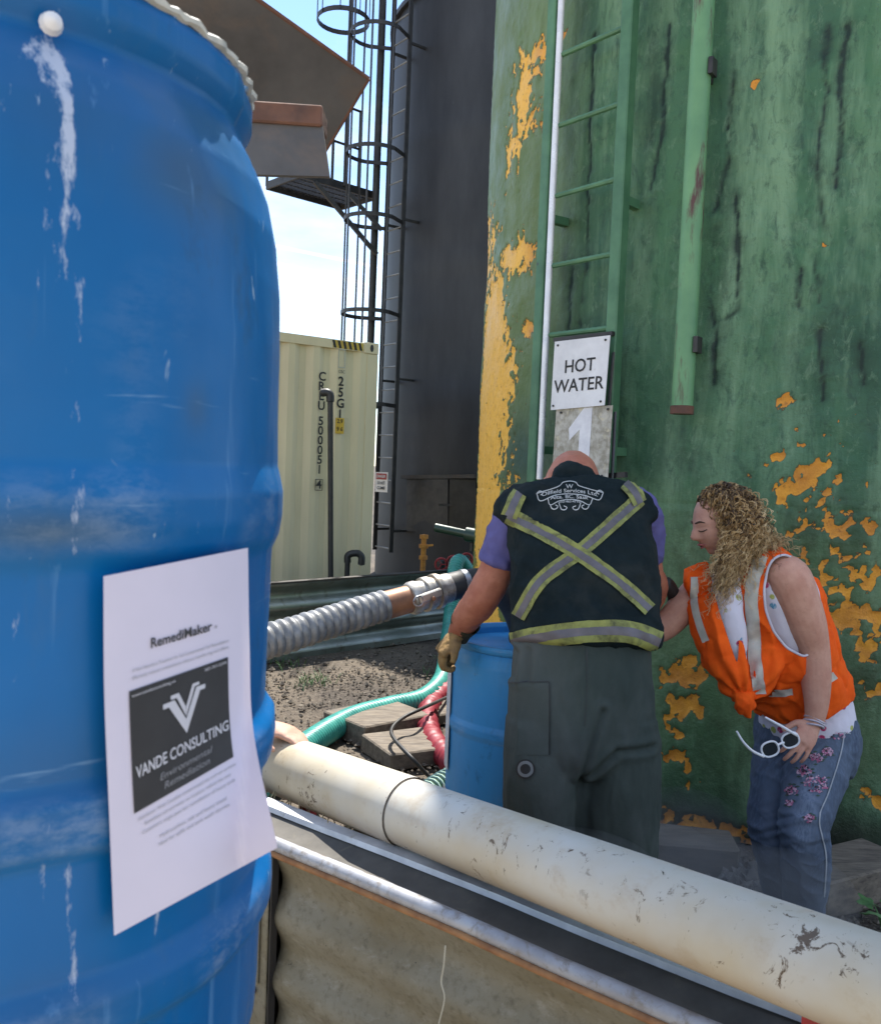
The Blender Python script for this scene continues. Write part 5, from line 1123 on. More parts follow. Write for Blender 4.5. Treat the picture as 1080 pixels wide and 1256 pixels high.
def cut_faces(o, fn):
    import bmesh
    bm = bmesh.new(); bm.from_mesh(o.data); co = np.array([f.calc_center_median()[:] for f in bm.faces]); m = fn(co)
    fs = [f for f, k in zip(bm.faces, m) if k]; bmesh.ops.delete(bm, geom=fs, context='FACES')
    for it in range(14):
        new = {}
        for v in bm.verts:
            if v.is_boundary:
                nb = [e.other_vert(v).co for e in v.link_edges if e.is_boundary]
                if len(nb) == 2: new[v] = v.co*.5+(nb[0]+nb[1])*.25
        for v, c_ in new.items(): v.co = c_
    loops = []; seen = set()
    for v in bm.verts:
        if v.is_boundary and v not in seen:
            lp = [v]; seen.add(v); cur = v
            while True:
                nx = [e.other_vert(cur) for e in cur.link_edges if e.is_boundary and e.other_vert(cur) not in seen]
                if not nx: break
                cur = nx[0]; seen.add(cur); lp.append(cur)
            loops.append(np.array([v_.co[:] for v_ in lp]))
    bm.to_mesh(o.data); bm.free(); return loops
LIME = pm('lime_tape', (.29, .30, .08), (.20, .21, .06), .8, 0, 25, dirt=(.07, .07, .03), dlo=.46, dhi=.68, dscale=22); GREYT = pm('reflective_tape', (.15, .132, .142), (.10, .09, .098), .5, .2, 18)
# ---------------------------------------------------------------- the man
def make_man():
    t = thing('person', 'man in black vest with lime cross stripes bending over the drum, seen from behind', 'person', Pz(712, 1230, 0))
    X = (1, 0, 0)
    hd, hs, fr = head(P(702, 604, 3.08), (0, .8, -.6), (0, .6, .8), 1.27, False)
    body = [tube([P(713, 905, 2.70), P(714, 860, 2.70), P(715, 800, 2.72), P(715, 740, 2.78), P(712, 670, 2.86), P(706, 630, 2.92), P(703, 605, 2.97)], [(.16, .12), (.19, .13), (.185, .13), (.19, .13), (.20, .12), (.19, .10), (.08, .07)], 24, X, 3),
            tube([P(703, 625, 2.93), P(702, 605, 3.0), P(702, 590, 3.06)], [.07, .062, .06], 16, X, 3), hd]
    for sgn in (-1, 1): body.append(tube([P(702, 596, 3.07)+[sgn*.085, .0, -.015], P(702, 596, 3.07)+[sgn*.1, -.01, .02]], [(.012, .03), (.006, .022)], 10, X, 2))
    body.append(tube([P(642, 632, 2.93), P(625, 655, 2.95), P(608, 700, 2.95), P(592, 733, 2.96), P(574, 756, 3.02), P(565, 771, 3.07), P(560, 782, 3.09)], [.066, .060, .057, .056, .050, .040, .033], 20, None, 4))
    body.append(tube([P(776, 630, 2.93), P(786, 655, 2.97), P(796, 700, 3.0), P(803, 722, 3.06), P(793, 745, 3.14), P(780, 762, 3.2)], [.058, .050, .046, .044, .042, .034], 18, None, 4))
    body += hand(P(781, 760, 3.19), (-.5, .6, -.35), (-.5, 0, -.8), 1, (.4, .5, .4))
    for x0, x1 in ((668, 664), (758, 751)):
        body.append(tube([P(x0, 890, 2.70), P(x0-2, 960, 2.68), P(x1, 1060, 2.68), P(x1, 1150, 2.70), P(x1, 1215, 2.72), Pz(x1, 1236, .06), Pz(x1, 1222, .05)], [.09, .085, .06, .055, .04, .04, .035], 16, X, 3))
    def veins(co, no):
        return co+no*((fbm(co[:, 0]*35, co[:, 1]*35, co[:, 2]*35, 3)-.5)*.006+ridge(co[:, 0]*16, co[:, 1]*16, co[:, 2]*8)*.003)[:, None]
    remesh('body', body, .007, M['skin_man'], t, 5, veins)
    # trousers
    sh = [tube([P(715, 775, 2.73), P(714, 800, 2.71), P(713, 850, 2.69), P(713, 905, 2.685), P(713, 935, 2.69)], [(.205, .145), (.212, .15), (.222, .158), (.224, .155), (.20, .13)], 30, X, 3)]
    for x0, x1, x2 in ((666, 664, 666), (760, 759, 752)):
        sh.append(tube([P(x0, 880, 2.69), P(x0, 940, 2.68), P(x1, 1000, 2.68), P(x1, 1060, 2.685), P(x2, 1130, 2.70), P(x2, 1195, 2.72), P(x2, 1226, 2.74)], [(.115, .13), (.124, .135), (.120, .13), (.115, .12), (.108, .115), (.105, .11), (.108, .115)], 26, X, 3))
    sh.append(tube([P(713, 900, 2.69), P(711, 980, 2.70), P(709, 1080, 2.72)], [.10, .085, .06], 18, X, 3))
    cre = [[P(740, 874, 2.53), P(722, 925, 2.53), P(713, 962, 2.54), P(711, 1060, 2.55)], [P(716, 962, 2.53), P(760, 925, 2.53), P(800, 915, 2.6)], [P(636, 805, 2.6), P(630, 838, 2.6)], [P(650, 803, 2.57), P(647, 838, 2.57)]]
    def folds(co, no):
        d = (fbm(co[:, 0]*9, co[:, 1]*9, co[:, 2]*2.2, 4)-.5)*.020+(fbm(co[:, 0]*30+co[:, 2]*6, co[:, 1]*24, co[:, 2]*7, 3)-.5)*.008-ridge(co[:, 0]*8, co[:, 1]*5, co[:, 2]*2.5)*.005+ridge(co[:, 0]*14, co[:, 1]*9+3, co[:, 2]*4-co[:, 0]*5)*.004
        for pl in cre:
            dd = np.full(len(co), 9.)
            for a, b in zip(pl, pl[1:]):
                ab = (b-a)*[1, 0, 1]; r_ = (co-a)*[1, 0, 1]; tt = np.clip((r_@ab)/(ab@ab), 0, 1); dd = np.minimum(dd, np.linalg.norm(r_-tt[:, None]*ab, axis=1))
            fr_ = co[:, 1] < 2.72
            d += fr_*(-.010*np.exp(-(dd/.008)**2)+.005*np.exp(-((dd-.02)/.012)**2))
        return co+no*d[:, None]
    mt = cloth('hazed_work_trousers', (.066, .080, .070), (.038, .050, .045), 4, dirt=(.10, .108, .104), stretch=(1, 1, .6))  # weathered cloth, lightened with grey for the haze over the legs
    tr = remesh('trousers', sh, .007, mt, t, 4, folds)
    bt = bvh_of(tr)
    pk = strip('pocket', bt, [(648, 838), (648, 926)], [(-26, 25, 0)], [mt], tr, .0035)
    def seam(pts, name='seam', w_=.7, m=None): strip(name, bt, pts, [(-w_, w_, 0)], [m or M['black_rubber']], tr, .0045)
    seam([(622, 838), (673, 836)]); seam([(673.5, 836), (674, 880), (673.5, 926)]); seam([(719, 795), (719, 850), (717, 890)], w_=.5)
    # round ring patch on the left leg
    rg = []
    for r_ in (3.5, 6, 9.5, 11.5): rg.append([cast(bt, 645+r_*math.cos(a), 943+r_*1.05*math.sin(a), .005) for a in np.linspace(0, 2*math.pi, 25)[:-1]])
    gm = pm('grey_ring', (.2, .21, .21), (.15, .16, .16), .6); nn = 24
    V = [p for ring in rg for p in ring]; F = []; mi = []
    for k in range(3):
        for i in range(nn): F.append((k*nn+i, k*nn+(i+1) % nn, (k+1)*nn+(i+1) % nn, (k+1)*nn+i)); mi.append([0, 1, 0][k])
    V.append(cast(bt, 645, 943, .005)); F += [(len(V)-1, (i+1) % nn, i) for i in range(nn)]; mi += [0]*nn
    mesh_obj('ring_patch', V, F, [M['black_rubber'], gm], tr, mi, 180)
    # vest
    sh = [tube([P(716, 790, 2.72), P(716, 783, 2.725), P(716, 765, 2.745), P(716, 720, 2.79), P(713, 670, 2.86), P(708, 635, 2.92), P(705, 612, 2.96), P(703, 597, 2.985), P(702, 585, 2.99), P(701, 575, 2.99), P(701, 568, 2.995)],
               [(.222, .166), (.226, .17), (.224, .168), (.226, .165), (.226, .152), (.222, .135), (.195, .115), (.112, .085), (.076, .07), (.062, .055), (.035, .03)], 36, X, 3, pw=2.3)]
    for sx in (-1, 1): sh.append(tube([P(704+sx*40, 618, 2.94), P(704+sx*70, 626, 2.925), P(706+sx*84, 640, 2.92)], [(.075, .09), (.07, .10), (.045, .10)], 18, (0, 0, 1), 3))
    def vf(co, no):
        d = (fbm(co[:, 0]*7, co[:, 1]*7, co[:, 2]*6, 4)-.5)*.030+(fbm(co[:, 0]*22, co[:, 1]*16, co[:, 2]*14, 3)-.5)*.014+(fbm(co[:, 0]*9+co[:, 2]*14, co[:, 1]*9, co[:, 2]*26, 3)-.5)*.010+ridge(co[:, 0]*6, co[:, 1]*6, co[:, 2]*9+co[:, 0]*4)*.008
        return co+no*d[:, None]
    mv = cloth('black_vest_canvas', (.006, .012, .014), (.012, .02, .022), 9, dirt=(.028, .032, .03))
    ve = remesh('vest', sh, .007, mv, t, 4, vf); bv = bvh_of(ve)
    W = [(-9, -4, 0), (-4, 4, 1), (4, 9, 0)]
    strip('reflective_strap', bv, [(784, 612), (718, 671), (664, 712), (636, 757)], W, [LIME, GREYT], ve, .004)
    strip('reflective_strap', bv, [(624, 632), (700, 674), (760, 716), (795, 748)], W, [LIME, GREYT], ve, .006)
    strip('reflective_strap', bv, [(638, 606), (631, 618), (625, 634)], W, [LIME, GREYT], ve, .008)
    strip('reflective_strap', bv, [(766, 594), (776, 604), (783, 618)], W, [LIME, GREYT], ve, .008)
    strip('waist_band', bv, [(625, 790), (660, 782), (715, 775), (770, 775), (808, 788)], [(-13, -5, 0), (-5, 5, 1), (5, 13, 0)], [LIME, GREYT], ve, .004)
    # logo
    wi = pm('logo_thread', (.5, .5, .48), (.4, .4, .38), .7, 0, 20, bump=0)
    def put(s, cx_, cy_, h, w_, arch):
        V, F = text_flat(s, .012); V = V*[h/.7, h/.7]; V[:, 0] *= w_/(V[:, 0].max()-V[:, 0].min()); V[:, 0] -= (V[:, 0].max()+V[:, 0].min())/2
        Q = [cast(bv, cx_+a, cy_-b+arch*(a/35)**2, .003) for a, b in V]
        if all(q is not None for q in Q): mesh_obj('logo_lettering', Q, F, wi, ve, smooth=0)
    put('W', 698, 597.5, 5, 9, 0); put('Oilfield Services Ltd.', 698.5, 602.5, 4.6, 68, 5.5); put('Alta. BC. Sask', 698, 610, 4.2, 46, 3.5); put('250-463-4710', 698, 616, 2.8, 26, 1.5)
    def line(pts): strip('logo_outline', bv, pts, [(-.55, .55, 0)], [wi], ve, .003, 1.5)
    line([(658, 606), (680, 599), (687, 596), (690, 592.5), (698, 591), (706, 592.5), (709, 596), (717, 599), (739, 605)]); line([(658, 606), (663, 615), (680, 608.5), (698, 606.5), (717, 608.5), (734, 614), (739, 605)])
    line([(672, 612), (675, 620), (686, 615), (698, 613.5), (711, 615), (722, 620), (726, 612)]); line([(675, 620), (677, 624), (681, 625), (684, 622), (681, 620)]); line([(722, 620), (720, 624), (716, 625), (713, 622), (716, 620)])
    line([(685, 617), (688, 625), (693, 626), (695, 623), (691, 621)]); line([(712, 617), (709, 625), (704, 626), (702, 623), (706, 621)])
    line([(658, 606), (662, 603), (666, 605), (663, 608)]); line([(739, 605), (735, 602), (731, 604), (734, 607)])
    # shirt sleeves
    ms = cloth('violet_shirt', (.135, .125, .30), (.10, .093, .23), 9)
    sf = lambda co, no: co+no*((fbm(co[:, 0]*16, co[:, 1]*14, co[:, 2]*12, 4)-.5)*.026+ridge(co[:, 0]*12+co[:, 2]*6, co[:, 1]*12, co[:, 2]*9)*.010)[:, None]
    remesh('shirt_sleeve', [tube([P(646, 622, 2.94), P(633, 634, 2.95), P(621, 662, 2.955), P(611, 692, 2.955)], [.070, .072, .070, .067], 26, None, 4)], .006, ms, t, 3, sf)
    remesh('shirt_sleeve', [tube([P(770, 618, 2.94), P(782, 632, 2.96), P(787, 662, 2.985), P(790, 690, 3.0)], [.074, .074, .069, .064], 26, None, 4)], .006, ms, t, 3, sf)
    # glove with flared cuff
    gs = hand(P(562, 776, 3.07), (-.62, -.1, -.75), (.7, .2, -.65), 1.02, (.55, .95, .8), 1.32, side=(.1, -1, .1))
    gl = remesh('work_glove', gs, .004, M['glove'], t, 3, lambda co, no: co+no*((fbm(co[:, 0]*50, co[:, 1]*50, co[:, 2]*50, 3)-.5)*.008)[:, None])
    MB().tube([P(561, 783, 3.085), P(565, 774, 3.075), P(571, 763, 3.05)], [.036, .041, .054], 22, None, 3, caps=False).build('cuff', pm('dark_cuff', (.05, .045, .02), (.03, .028, .015), .85), gl, 60)
    for x in (664, 751):
        b_ = Pz(x, 1240, 0); MB().tube([b_+[0, -.12, .05], b_+[0, -.02, .055], b_+[0, .12, .045], b_+[0, .19, .035]], [(.045, .045), (.052, .05), (.05, .04), (.035, .03)], 16, X, 3).build('boot', M['black_rubber'], t)
    # nozzle held in the right hand
    n = thing('spray_nozzle', 'black hose nozzle in the right hand of the man at the drum', 'nozzle', P(812, 722, 3.1))
    MB().tube([P(800, 742, 3.14), P(808, 722, 3.1), P(816, 716, 3.08), P(826, 732, 3.12), P(820, 760, 3.2)], [.02, .024, .026, .022, .02], 14, None, 4).build('nozzle_body', M['black_rubber'], n)
    MB().tube([P(806, 716, 3.06), P(811, 712, 3.06)], .022, 12).build('collar', M['galv'], n)
make_man()
# ---------------------------------------------------------------- the woman
def make_woman():
    base = Pz(978, 1152, 0)
    t = thing('person', 'woman with long curly hair in an orange vest and jeans leaning in beside the tank', 'person', base)
    Fw = nrm([-.74, -.67, 0]); Lw = nrm([.67, -.74, 0])
    hc = P(884, 641, 3.03); Fh = nrm([-.93, -.22, -.34]); uph = nrm([-.30, -.05, .95])
    hd, hs, fr = head(hc, Fh, uph, .97, True); HF, HL, HU = fr
    body = [tube([P(986, 935, 3.22), P(987, 900, 3.23), P(984, 870, 3.22), P(975, 830, 3.19), P(955, 770, 3.13), P(938, 725, 3.09), P(925, 698, 3.07), P(912, 682, 3.06)], [(.15, .12), (.17, .135), (.155, .12), (.15, .12), (.165, .13), (.17, .11), (.135, .085), (.062, .058)], 24, Lw, 3),
            tube([P(920, 700, 3.07), P(906, 678, 3.06), P(897, 660, 3.05)], [.058, .054, .052], 16, None, 3), hd,
            tube([P(950, 700, 3.01), P(965, 708, 2.98), P(975, 730, 2.975), P(988, 765, 2.98), P(997, 795, 2.985), P(1000, 830, 2.98), P(1001, 862, 2.97), P(998, 888, 2.965)], [.062, .074, .073, .066, .053, .050, .040, .030], 20, None, 4),
            tube([P(885, 712, 3.1), P(862, 722, 3.1), P(838, 745, 3.1), P(815, 768, 3.1), P(790, 780, 3.09), P(770, 786, 3.08)], [.068, .062, .054, .048, .040, .03], 18, None, 4)]
    body += hand(P(771, 786, 3.08), (-.9, .2, -.2), (0, -.1, -1), .92, (.2, .3, .3))
    wr = P(998, 887, 2.965); tg = P(976, 925, 2.91)
    hn = hand(wr, tg-wr, (-.1, .85, -.35), .95, (.10, .30, .35), 1.0, side=(-1, -.3, .1), spread=.16, wr=.024); body += hn
    for pts, rr in ((([P(1000, 905, 3.18), P(992, 955, 3.06), P(984, 1010, 2.99), P(985, 1075, 3.08), P(984, 1130, 3.16)]), [.07, .058, .046, .042, .034]), (([P(968, 910, 3.26), P(958, 960, 3.18), P(948, 1012, 3.14), P(955, 1075, 3.2), P(960, 1125, 3.28)]), [.07, .058, .046, .042, .034])):
        body.append(tube(pts, rr, 16, None, 3))
    remesh('body', body, .0045, M['skin_woman'], t, 2)
    # face details
    br = pm('brow_hair', (.05, .03, .018), (.08, .05, .03), .7)
    for sg in (1, -1):
        MB().tube([hs(.012*sg, .030, .003), hs(.028*sg, .034, .003), hs(.044*sg, .028, .002)], [.0028, .0032, .0012], 6, sub=3).build('eyebrow', br, t)
        MB().tube([hs(.018*sg, .004, .003), hs(.031*sg, .0, .0045), hs(.044*sg, .004, .002)], [.0012, .0022, .0014], 6, sub=3).build('eyelashes', br, t)
    lp = pm('lips', (.36, .10, .09), (.3, .08, .075), .4)
    MB().tube([hs(-.018, -.051, .0), hs(-.007, -.0475, .0025), hs(0, -.048, .003), hs(.007, -.0475, .0025), hs(.018, -.051, .0)], [.001, .0035, .0035, .0035, .001], 8, sub=3).build('upper_lip', lp, t)
    MB().tube([hs(-.016, -.0545, 0), hs(0, -.060, .003), hs(.016, -.0545, 0)], [.001, .0042, .001], 8, sub=4).build('lower_lip', lp, t)
    # jeans
    q = NT('faded_denim'); c = q.mix(q.ramp(q.noise(7, 6, .6, (1, 1, .5)), .3, .7), (.11, .14, .19), (.065, .085, .13))
    c = q.mix(q.attr('fade'), c, (.22, .27, .36)); c = q.mix(q.ramp(q.noise(140, 3, .6, (1, 1, .25)), .45, .7), c, (.12, .16, .23)); q.bump(q.noise(300, 2), .25, .001); q.bump(q.noise(30, 5), .3, .004)
    md = q.out(c, .85, 0, .2)
    sh = [tube([P(988, 872, 3.22), P(988, 890, 3.225), P(988, 915, 3.225), P(986, 945, 3.2)], [(.165, .135), (.18, .15), (.185, .158), (.165, .14)], 28, Lw, 3),
          tube([P(1004, 905, 3.18), P(1000, 945, 3.10), P(991, 985, 3.03), P(984, 1015, 3.0), P(988, 1055, 3.05), P(986, 1100, 3.12), P(982, 1140, 3.18)], [.115, .108, .090, .080, .080, .070, .060], 24, None, 3),
          tube([P(968, 905, 3.27), P(958, 950, 3.2), P(948, 1000, 3.16), P(946, 1020, 3.15), P(956, 1065, 3.2), P(960, 1105, 3.26), P(962, 1135, 3.3)], [.115, .105, .085, .078, .074, .064, .056], 24, None, 3)]
    def jf(co, no):
        px, dp = proj(co); d = (fbm(co[:, 0]*10, co[:, 1]*10, co[:, 2]*7, 3)-.5)*.014+ridge(co[:, 0]*9, co[:, 1]*9, co[:, 2]*16+co[:, 0]*5)*.006
        for (kx, ky) in ((948, 1015), (985, 1012)):
            w_ = np.exp(-((px[:, 0]-kx)/40)**2-((px[:, 1]-ky)/26)**2); d += w_*.016*(fbm(px[:, 0]*.02+ky, (px[:, 1]+px[:, 0]*.25)*.16, 3, 2)-.5)
        w_ = np.exp(-((px[:, 0]-965)/30)**2-((px[:, 1]-925)/22)**2); d += w_*.006*np.sin((px[:, 1]+px[:, 0])*.4)
        return co+no*d[:, None]
    def fade(co):
        px, dp = proj(co); f = np.exp(-((px[:, 0]-985-(1000-px[:, 1])*.12)/17)**2)*sstep(905, 950, px[:, 1])*sstep(1120, 1010, px[:, 1])+.5*np.exp(-((px[:, 0]-945)/12)**2)*sstep(930, 980, px[:, 1])*sstep(1090, 1030, px[:, 1])
        return np.clip(f*(.45+.8*fbm(co[:, 0]*30, co[:, 1]*30, co[:, 2]*14, 3)), 0, .9)*(co[:, 1] < 3.2)
    je = remesh('jeans', sh, .006, md, t, 3, jf, {'fade': fade}); bj = bvh_of(je)
    th_ = pm('pale_stitch', (.4, .42, .45), (.3, .32, .35), .8, bump=0)
    strip('side_seam', bj, [(1036, 890), (1030, 925), (1016, 970), (1004, 1005), (1012, 1050), (1010, 1100)], [(-.8, .8, 0)], [th_], je, .003)
    strip('pocket_seam', bj, [(1010, 888), (1024, 897), (1042, 900)], [(-.6, .6, 0)], [th_], je, .003)
    pk = [pm('pink_embroidery', (.5, .16, .27), (.38, .1, .2), .8), pm('pale_pink_embroidery', (.62, .42, .5), (.5, .3, .4), .8), pm('dark_embroidery', (.05, .03, .05), (.08, .05, .06), .8), pm('green_embroidery', (.06, .1, .08), (.05, .08, .06), .8)]
    for (fx, fy, fr_) in ((1026, 898, 13), (1014, 923, 7), (1001, 962, 15), (986, 946, 9), (971, 970, 8), (992, 1004, 6), (1000, 930, 8), (968, 985, 5)):
        mb = MB()
        for k in range(int(fr_*7)):
            a = rnd.random()*6.28; r_ = fr_*math.sqrt(rnd.random()); x, y = fx+r_*math.cos(a), fy+r_*.72*math.sin(a); s_ = rnd.uniform(.7, 1.6); b0 = rnd.random()*6.28
            pts = [cast(bj, x+s_*math.cos(b0+j*1.257)*(1.4 if j % 2 else .8), y+s_*math.sin(b0+j*1.257), .0025+.0006*rnd.random()) for j in range(5)]
            if all(p is not None for p in pts) and max(np.linalg.norm(pts[0]-p) for p in pts) < .03: mb.add(pts, [(0, 1, 2, 3, 4)], rnd.choice([0, 0, 1, 1, 2] if r_ > fr_*.4 else [2, 0, 2, 1]))
        for k in range(5):
            a = rnd.random()*6.28; x, y = fx+fr_*1.15*math.cos(a), fy+fr_*.95*math.sin(a)
            pts = [cast(bj, x+dx, y+dy, .0025) for dx, dy in ((-3, 0), (0, -1.4), (3, 0), (0, 1.4))]
            if all(p is not None for p in pts) and max(np.linalg.norm(pts[0]-p) for p in pts) < .04: mb.add(pts, [(0, 1, 2, 3)], 3)
        if mb.f: mb.build('embroidered_flower', pk, je, 0)
    # floral top
    q = NT('floral_top'); c = (.70, .66, .74, 1); vo = q.n('TexVoronoi'); vo.inputs['Scale'].default_value = 26; q.l(q.tc.outputs['Object'], vo.inputs['Vector'])
    pet = q.ramp(vo.outputs['Distance'], .28, .36, (1, 1, 1, 1), (0, 0, 0, 1)); hue = q.n('Separate' + 'Color'); q.l(vo.outputs['Color'], hue.inputs[0])
    fc_ = q.mix(q.ramp(hue.outputs[0], .40, .42), (.45, .03, .12), (.40, .42, .10)); fc_ = q.mix(q.ramp(hue.outputs[1], .70, .72), fc_, (.1, .3, .45))
    msk = q.math('MULTIPLY', q.math('MULTIPLY', pet, q.ramp(hue.outputs[2], .40, .42)), q.ramp(q.noise(60, 4, .7), .38, .46)); c = q.mix(msk, (.70, .66, .74), fc_); q.bump(q.noise(40, 5), .4, .004)
    mtp = q.out(c, .8)
    remesh('floral_top', [tube([P(989, 898, 3.225), P(987, 880, 3.222), P(984, 860, 3.215), P(974, 828, 3.18), P(955, 770, 3.125), P(938, 728, 3.085), P(927, 703, 3.07)], [(.172, .146), (.175, .149), (.166, .14), (.158, .134), (.168, .142), (.164, .12), (.13, .095)], 26, Lw, 3), tube([P(888, 705, 3.02), P(890, 740, 2.985), P(898, 780, 2.975), P(904, 822, 2.985)], [(.05, .04), (.055, .045), (.05, .04), (.03, .03)], 18, Lw, 3)], .006, mtp, t, 3,
           lambda co, no: co+no*((fbm(co[:, 0]*14, co[:, 1]*14, co[:, 2]*10, 3)-.5)*.014)[:, None])
    # orange vest
    mo = cloth('orange_vest_mesh', (.95, .13, .012), (.85, .095, .010), 12)
    sh = [tube([P(984, 862, 3.205), P(980, 848, 3.20), P(968, 815, 3.165), P(950, 768, 3.115), P(937, 728, 3.075), P(928, 702, 3.06), P(921, 690, 3.055)], [(.180, .155), (.184, .160), (.182, .166), (.186, .176), (.178, .155), (.135, .115), (.10, .085)], 36, Lw, 3),
          tube([P(878, 722, 3.07), P(862, 716, 3.08), P(848, 720, 3.09)], [.07, .07, .066], 18, None, 3),
          tube([P(930, 700, 3.04), P(950, 690, 3.0), P(962, 694, 2.985)], [(.05, .06), (.045, .062), (.03, .06)], 18, None, 3)]
    # front panel swinging down to the knot
    sh.append(tube([P(868, 735, 3.03), P(880, 785, 2.99), P(898, 830, 2.98), P(912, 858, 2.985)], [(.085, .05), (.085, .055), (.065, .05), (.03, .03)], 20, Lw, 4))
    sh.append(tube([P(935, 790, 3.0), P(930, 825, 3.0), P(917, 855, 2.985)], [(.07, .05), (.07, .05), (.03, .03)], 20, Lw, 4))
    def of(co, no):
        px, dp = proj(co); r_ = np.hypot(px[:, 0]-912, px[:, 1]-862); an = np.arctan2(px[:, 0]-912, 862-px[:, 1])
        d = (fbm(co[:, 0]*11, co[:, 1]*11, co[:, 2]*8, 4)-.5)*.024+.010*np.sin(an*17+r_*.02)*np.exp(-r_/75)*sstep(4, 25, r_)
        d += ridge(co[:, 0]*9, co[:, 1]*9, co[:, 2]*7+co[:, 0]*6)*.012-ridge(co[:, 0]*14+4, co[:, 1]*14, co[:, 2]*11)*.008
        return co+no*d[:, None]
    ve = remesh('safety_vest', sh, .0055, mo, t, 3, of)
    def openings(co):
        px, dp = proj(co); v = in_poly(px, [(866, 680), (920, 680), (905, 726), (906, 780), (904, 816), (895, 790), (880, 745)]) & (dp < 3.12)
        arm = in_poly(px, [(948, 684), (940, 700), (936, 722), (939, 750), (949, 776), (966, 796), (986, 806), (1003, 796), (1008, 760), (1003, 725), (994, 704), (980, 688), (962, 680)]) & (dp < 3.10)
        nk = (co[:, 2] > P(921, 690, 3.05)[2]+.02) & (np.hypot(co[:, 0]-P(912, 685, 3.06)[0], co[:, 1]-3.06) < .085)
        return v | arm | nk
    loops = cut_faces(ve, openings); bo = bvh_of(ve)
    sil = pm('silver_tape_cloth', (.62, .58, .50), (.48, .45, .39), .55, .1, 22, bump=.5, bscale=40)
    strip('reflective_strip', bo, [(851, 708), (852, 740), (858, 765), (866, 787)], [(-4.5, 4.5, 0)], [sil], ve, .004)
    strip('reflective_strip', bo, [(934, 682), (924, 712), (921, 740), (925, 780), (926, 815), (931, 852)], [(-8, 8, 0)], [sil], ve, .004)
    strip('hem_tape', bo, [(940, 850), (958, 850), (972, 848)], [(-4.5, 4.5, 0)], [sil], ve, .004); strip('hem_tape', bo, [(1010, 836), (1017, 832), (1023, 828)], [(-5, 5, 0)], [sil], ve, .004)
    # knot
    kn = [tube([P(902, 850, 2.965), P(912, 858, 2.94), P(920, 866, 2.965)], [.022, .026, .02], 14, None, 4), tube([P(920, 850, 2.965), P(911, 860, 2.935), P(905, 868, 2.96)], [.02, .024, .016], 14, None, 4), tube([P(912, 860, 2.95), P(914, 870, 2.945), P(917, 880, 2.95)], [(.022, .014), (.024, .010), (.014, .006)], 12, Lw, 3), tube([P(909, 860, 2.96), P(906, 868, 2.95), P(909, 876, 2.955)], [(.016, .012), (.018, .009), (.01, .006)], 12, Lw, 3)]
    remesh('vest_knot', kn, .004, mo, ve, 2, lambda co, no: co+no*((fbm(co[:, 0]*60, co[:, 1]*60, co[:, 2]*40, 2)-.5)*.008)[:, None])
    # white armhole trim following the shoulder
    wm = pm('white_trim', (.66, .64, .7), (.55, .53, .6), .7); sc_ = P(968, 735, 2.98)
    lp = min([l_ for l_ in loops if len(l_) > 30], key=lambda l_: np.linalg.norm(l_.mean(0)-sc_))
    lp = np.vstack([lp[::3], lp[:1]]); MB().tube(lp, .0042, 8, caps=False).build('armhole_trim', wm, ve)
    # hair
    hb = NT('curly_hair'); a_ = hb.attr('tone'); c = hb.mix(hb.ramp(a_, .25, .75), (.05, .025, .012), (.46, .28, .11)); c = hb.mix(hb.ramp(a_, .72, .95), c, (.72, .52, .28)); mh = hb.out(c, .45)
    cap = [tube([hc-HF*.075+HU*.005, hc-HF*.05+HU*.045, hc-HF*.0+HU*.062, hc+HF*.045+HU*.058], [(.062, .06), (.072, .068), (.070, .060), (.045, .036)], 24, HL, 4), tube([P(906, 630, 3.05), P(914, 660, 3.06), P(922, 695, 3.05)], [(.065, .065), (.068, .068), (.05, .05)], 20, HL, 3)]
    hcap = remesh('hair', cap, .006, pm('hair_base', (.06, .032, .016), (.13, .075, .032), .6, 0, 60, lo=.4, hi=.6), t, 3, lambda co, no: co+no*((fbm(co[:, 0]*60, co[:, 1]*60, co[:, 2]*30, 3)-.5)*.016)[:, None])
    bc = bvh_of(hcap); mb = MB(); tone = []
    for k in range(520):
        # root on the scalp, above and behind the hairline
        while True:
            dv = nrm(rng.normal(size=3)); f, l, u = dv@HF, dv@HL, dv@HU
            if u > -.1 and (f < .42 or u > .78) and l > -.85: break
        root = hc+HF*f*.100+HL*l*.082+HU*u*.124-HF*.010
        g = (1-f)/2                         # 0 front, 1 back
        sidef = rnd.random()
        if f > .05 or sidef < .30:             # front locks fall past the cheek over the shoulder
            ex, ey, ed = rnd.gauss(884, 12), rnd.uniform(706, 762), rnd.uniform(2.92, 3.0)
            if l < -.1: ex, ed = rnd.gauss(866, 6), rnd.uniform(3.04, 3.1); ey = rnd.uniform(706, 750)
            mx_, my_, md_ = rnd.gauss(897, 6)+6*max(l, 0), rnd.uniform(648, 672), 2.925+.03*rnd.random()
        else:
            ex, ey, ed = rnd.gauss(928, 18), rnd.uniform(672, 722), rnd.uniform(2.93, 3.10)
            if rnd.random() < .35: ex, ey = rnd.uniform(940, 966), rnd.uniform(662, 684)
            mx_, my_, md_ = rnd.gauss(916, 10), rnd.uniform(632, 660), 2.945+.10*rnd.random()
        if k % 5 == 0: ex += rnd.gauss(6, 14); ey += rnd.uniform(-14, 10); my_ -= 6; mx_ += rnd.gauss(4, 8)
        end = P(ex, ey, ed); mid = P(mx_, my_, md_)
        out_ = nrm(root-hc); p1 = root+out_*.030+(mid-root)*.22
        q = catmull(np.array([root-out_*.01, p1, mid, end]), 16); n = len(q); s = np.linspace(0, 1, n)
        T = np.gradient(q, axis=0); T /= np.linalg.norm(T, axis=1)[:, None]; A1 = np.cross(T, [0, 1, .2]); A1 /= np.linalg.norm(A1, axis=1)[:, None]; B1 = np.cross(T, A1)
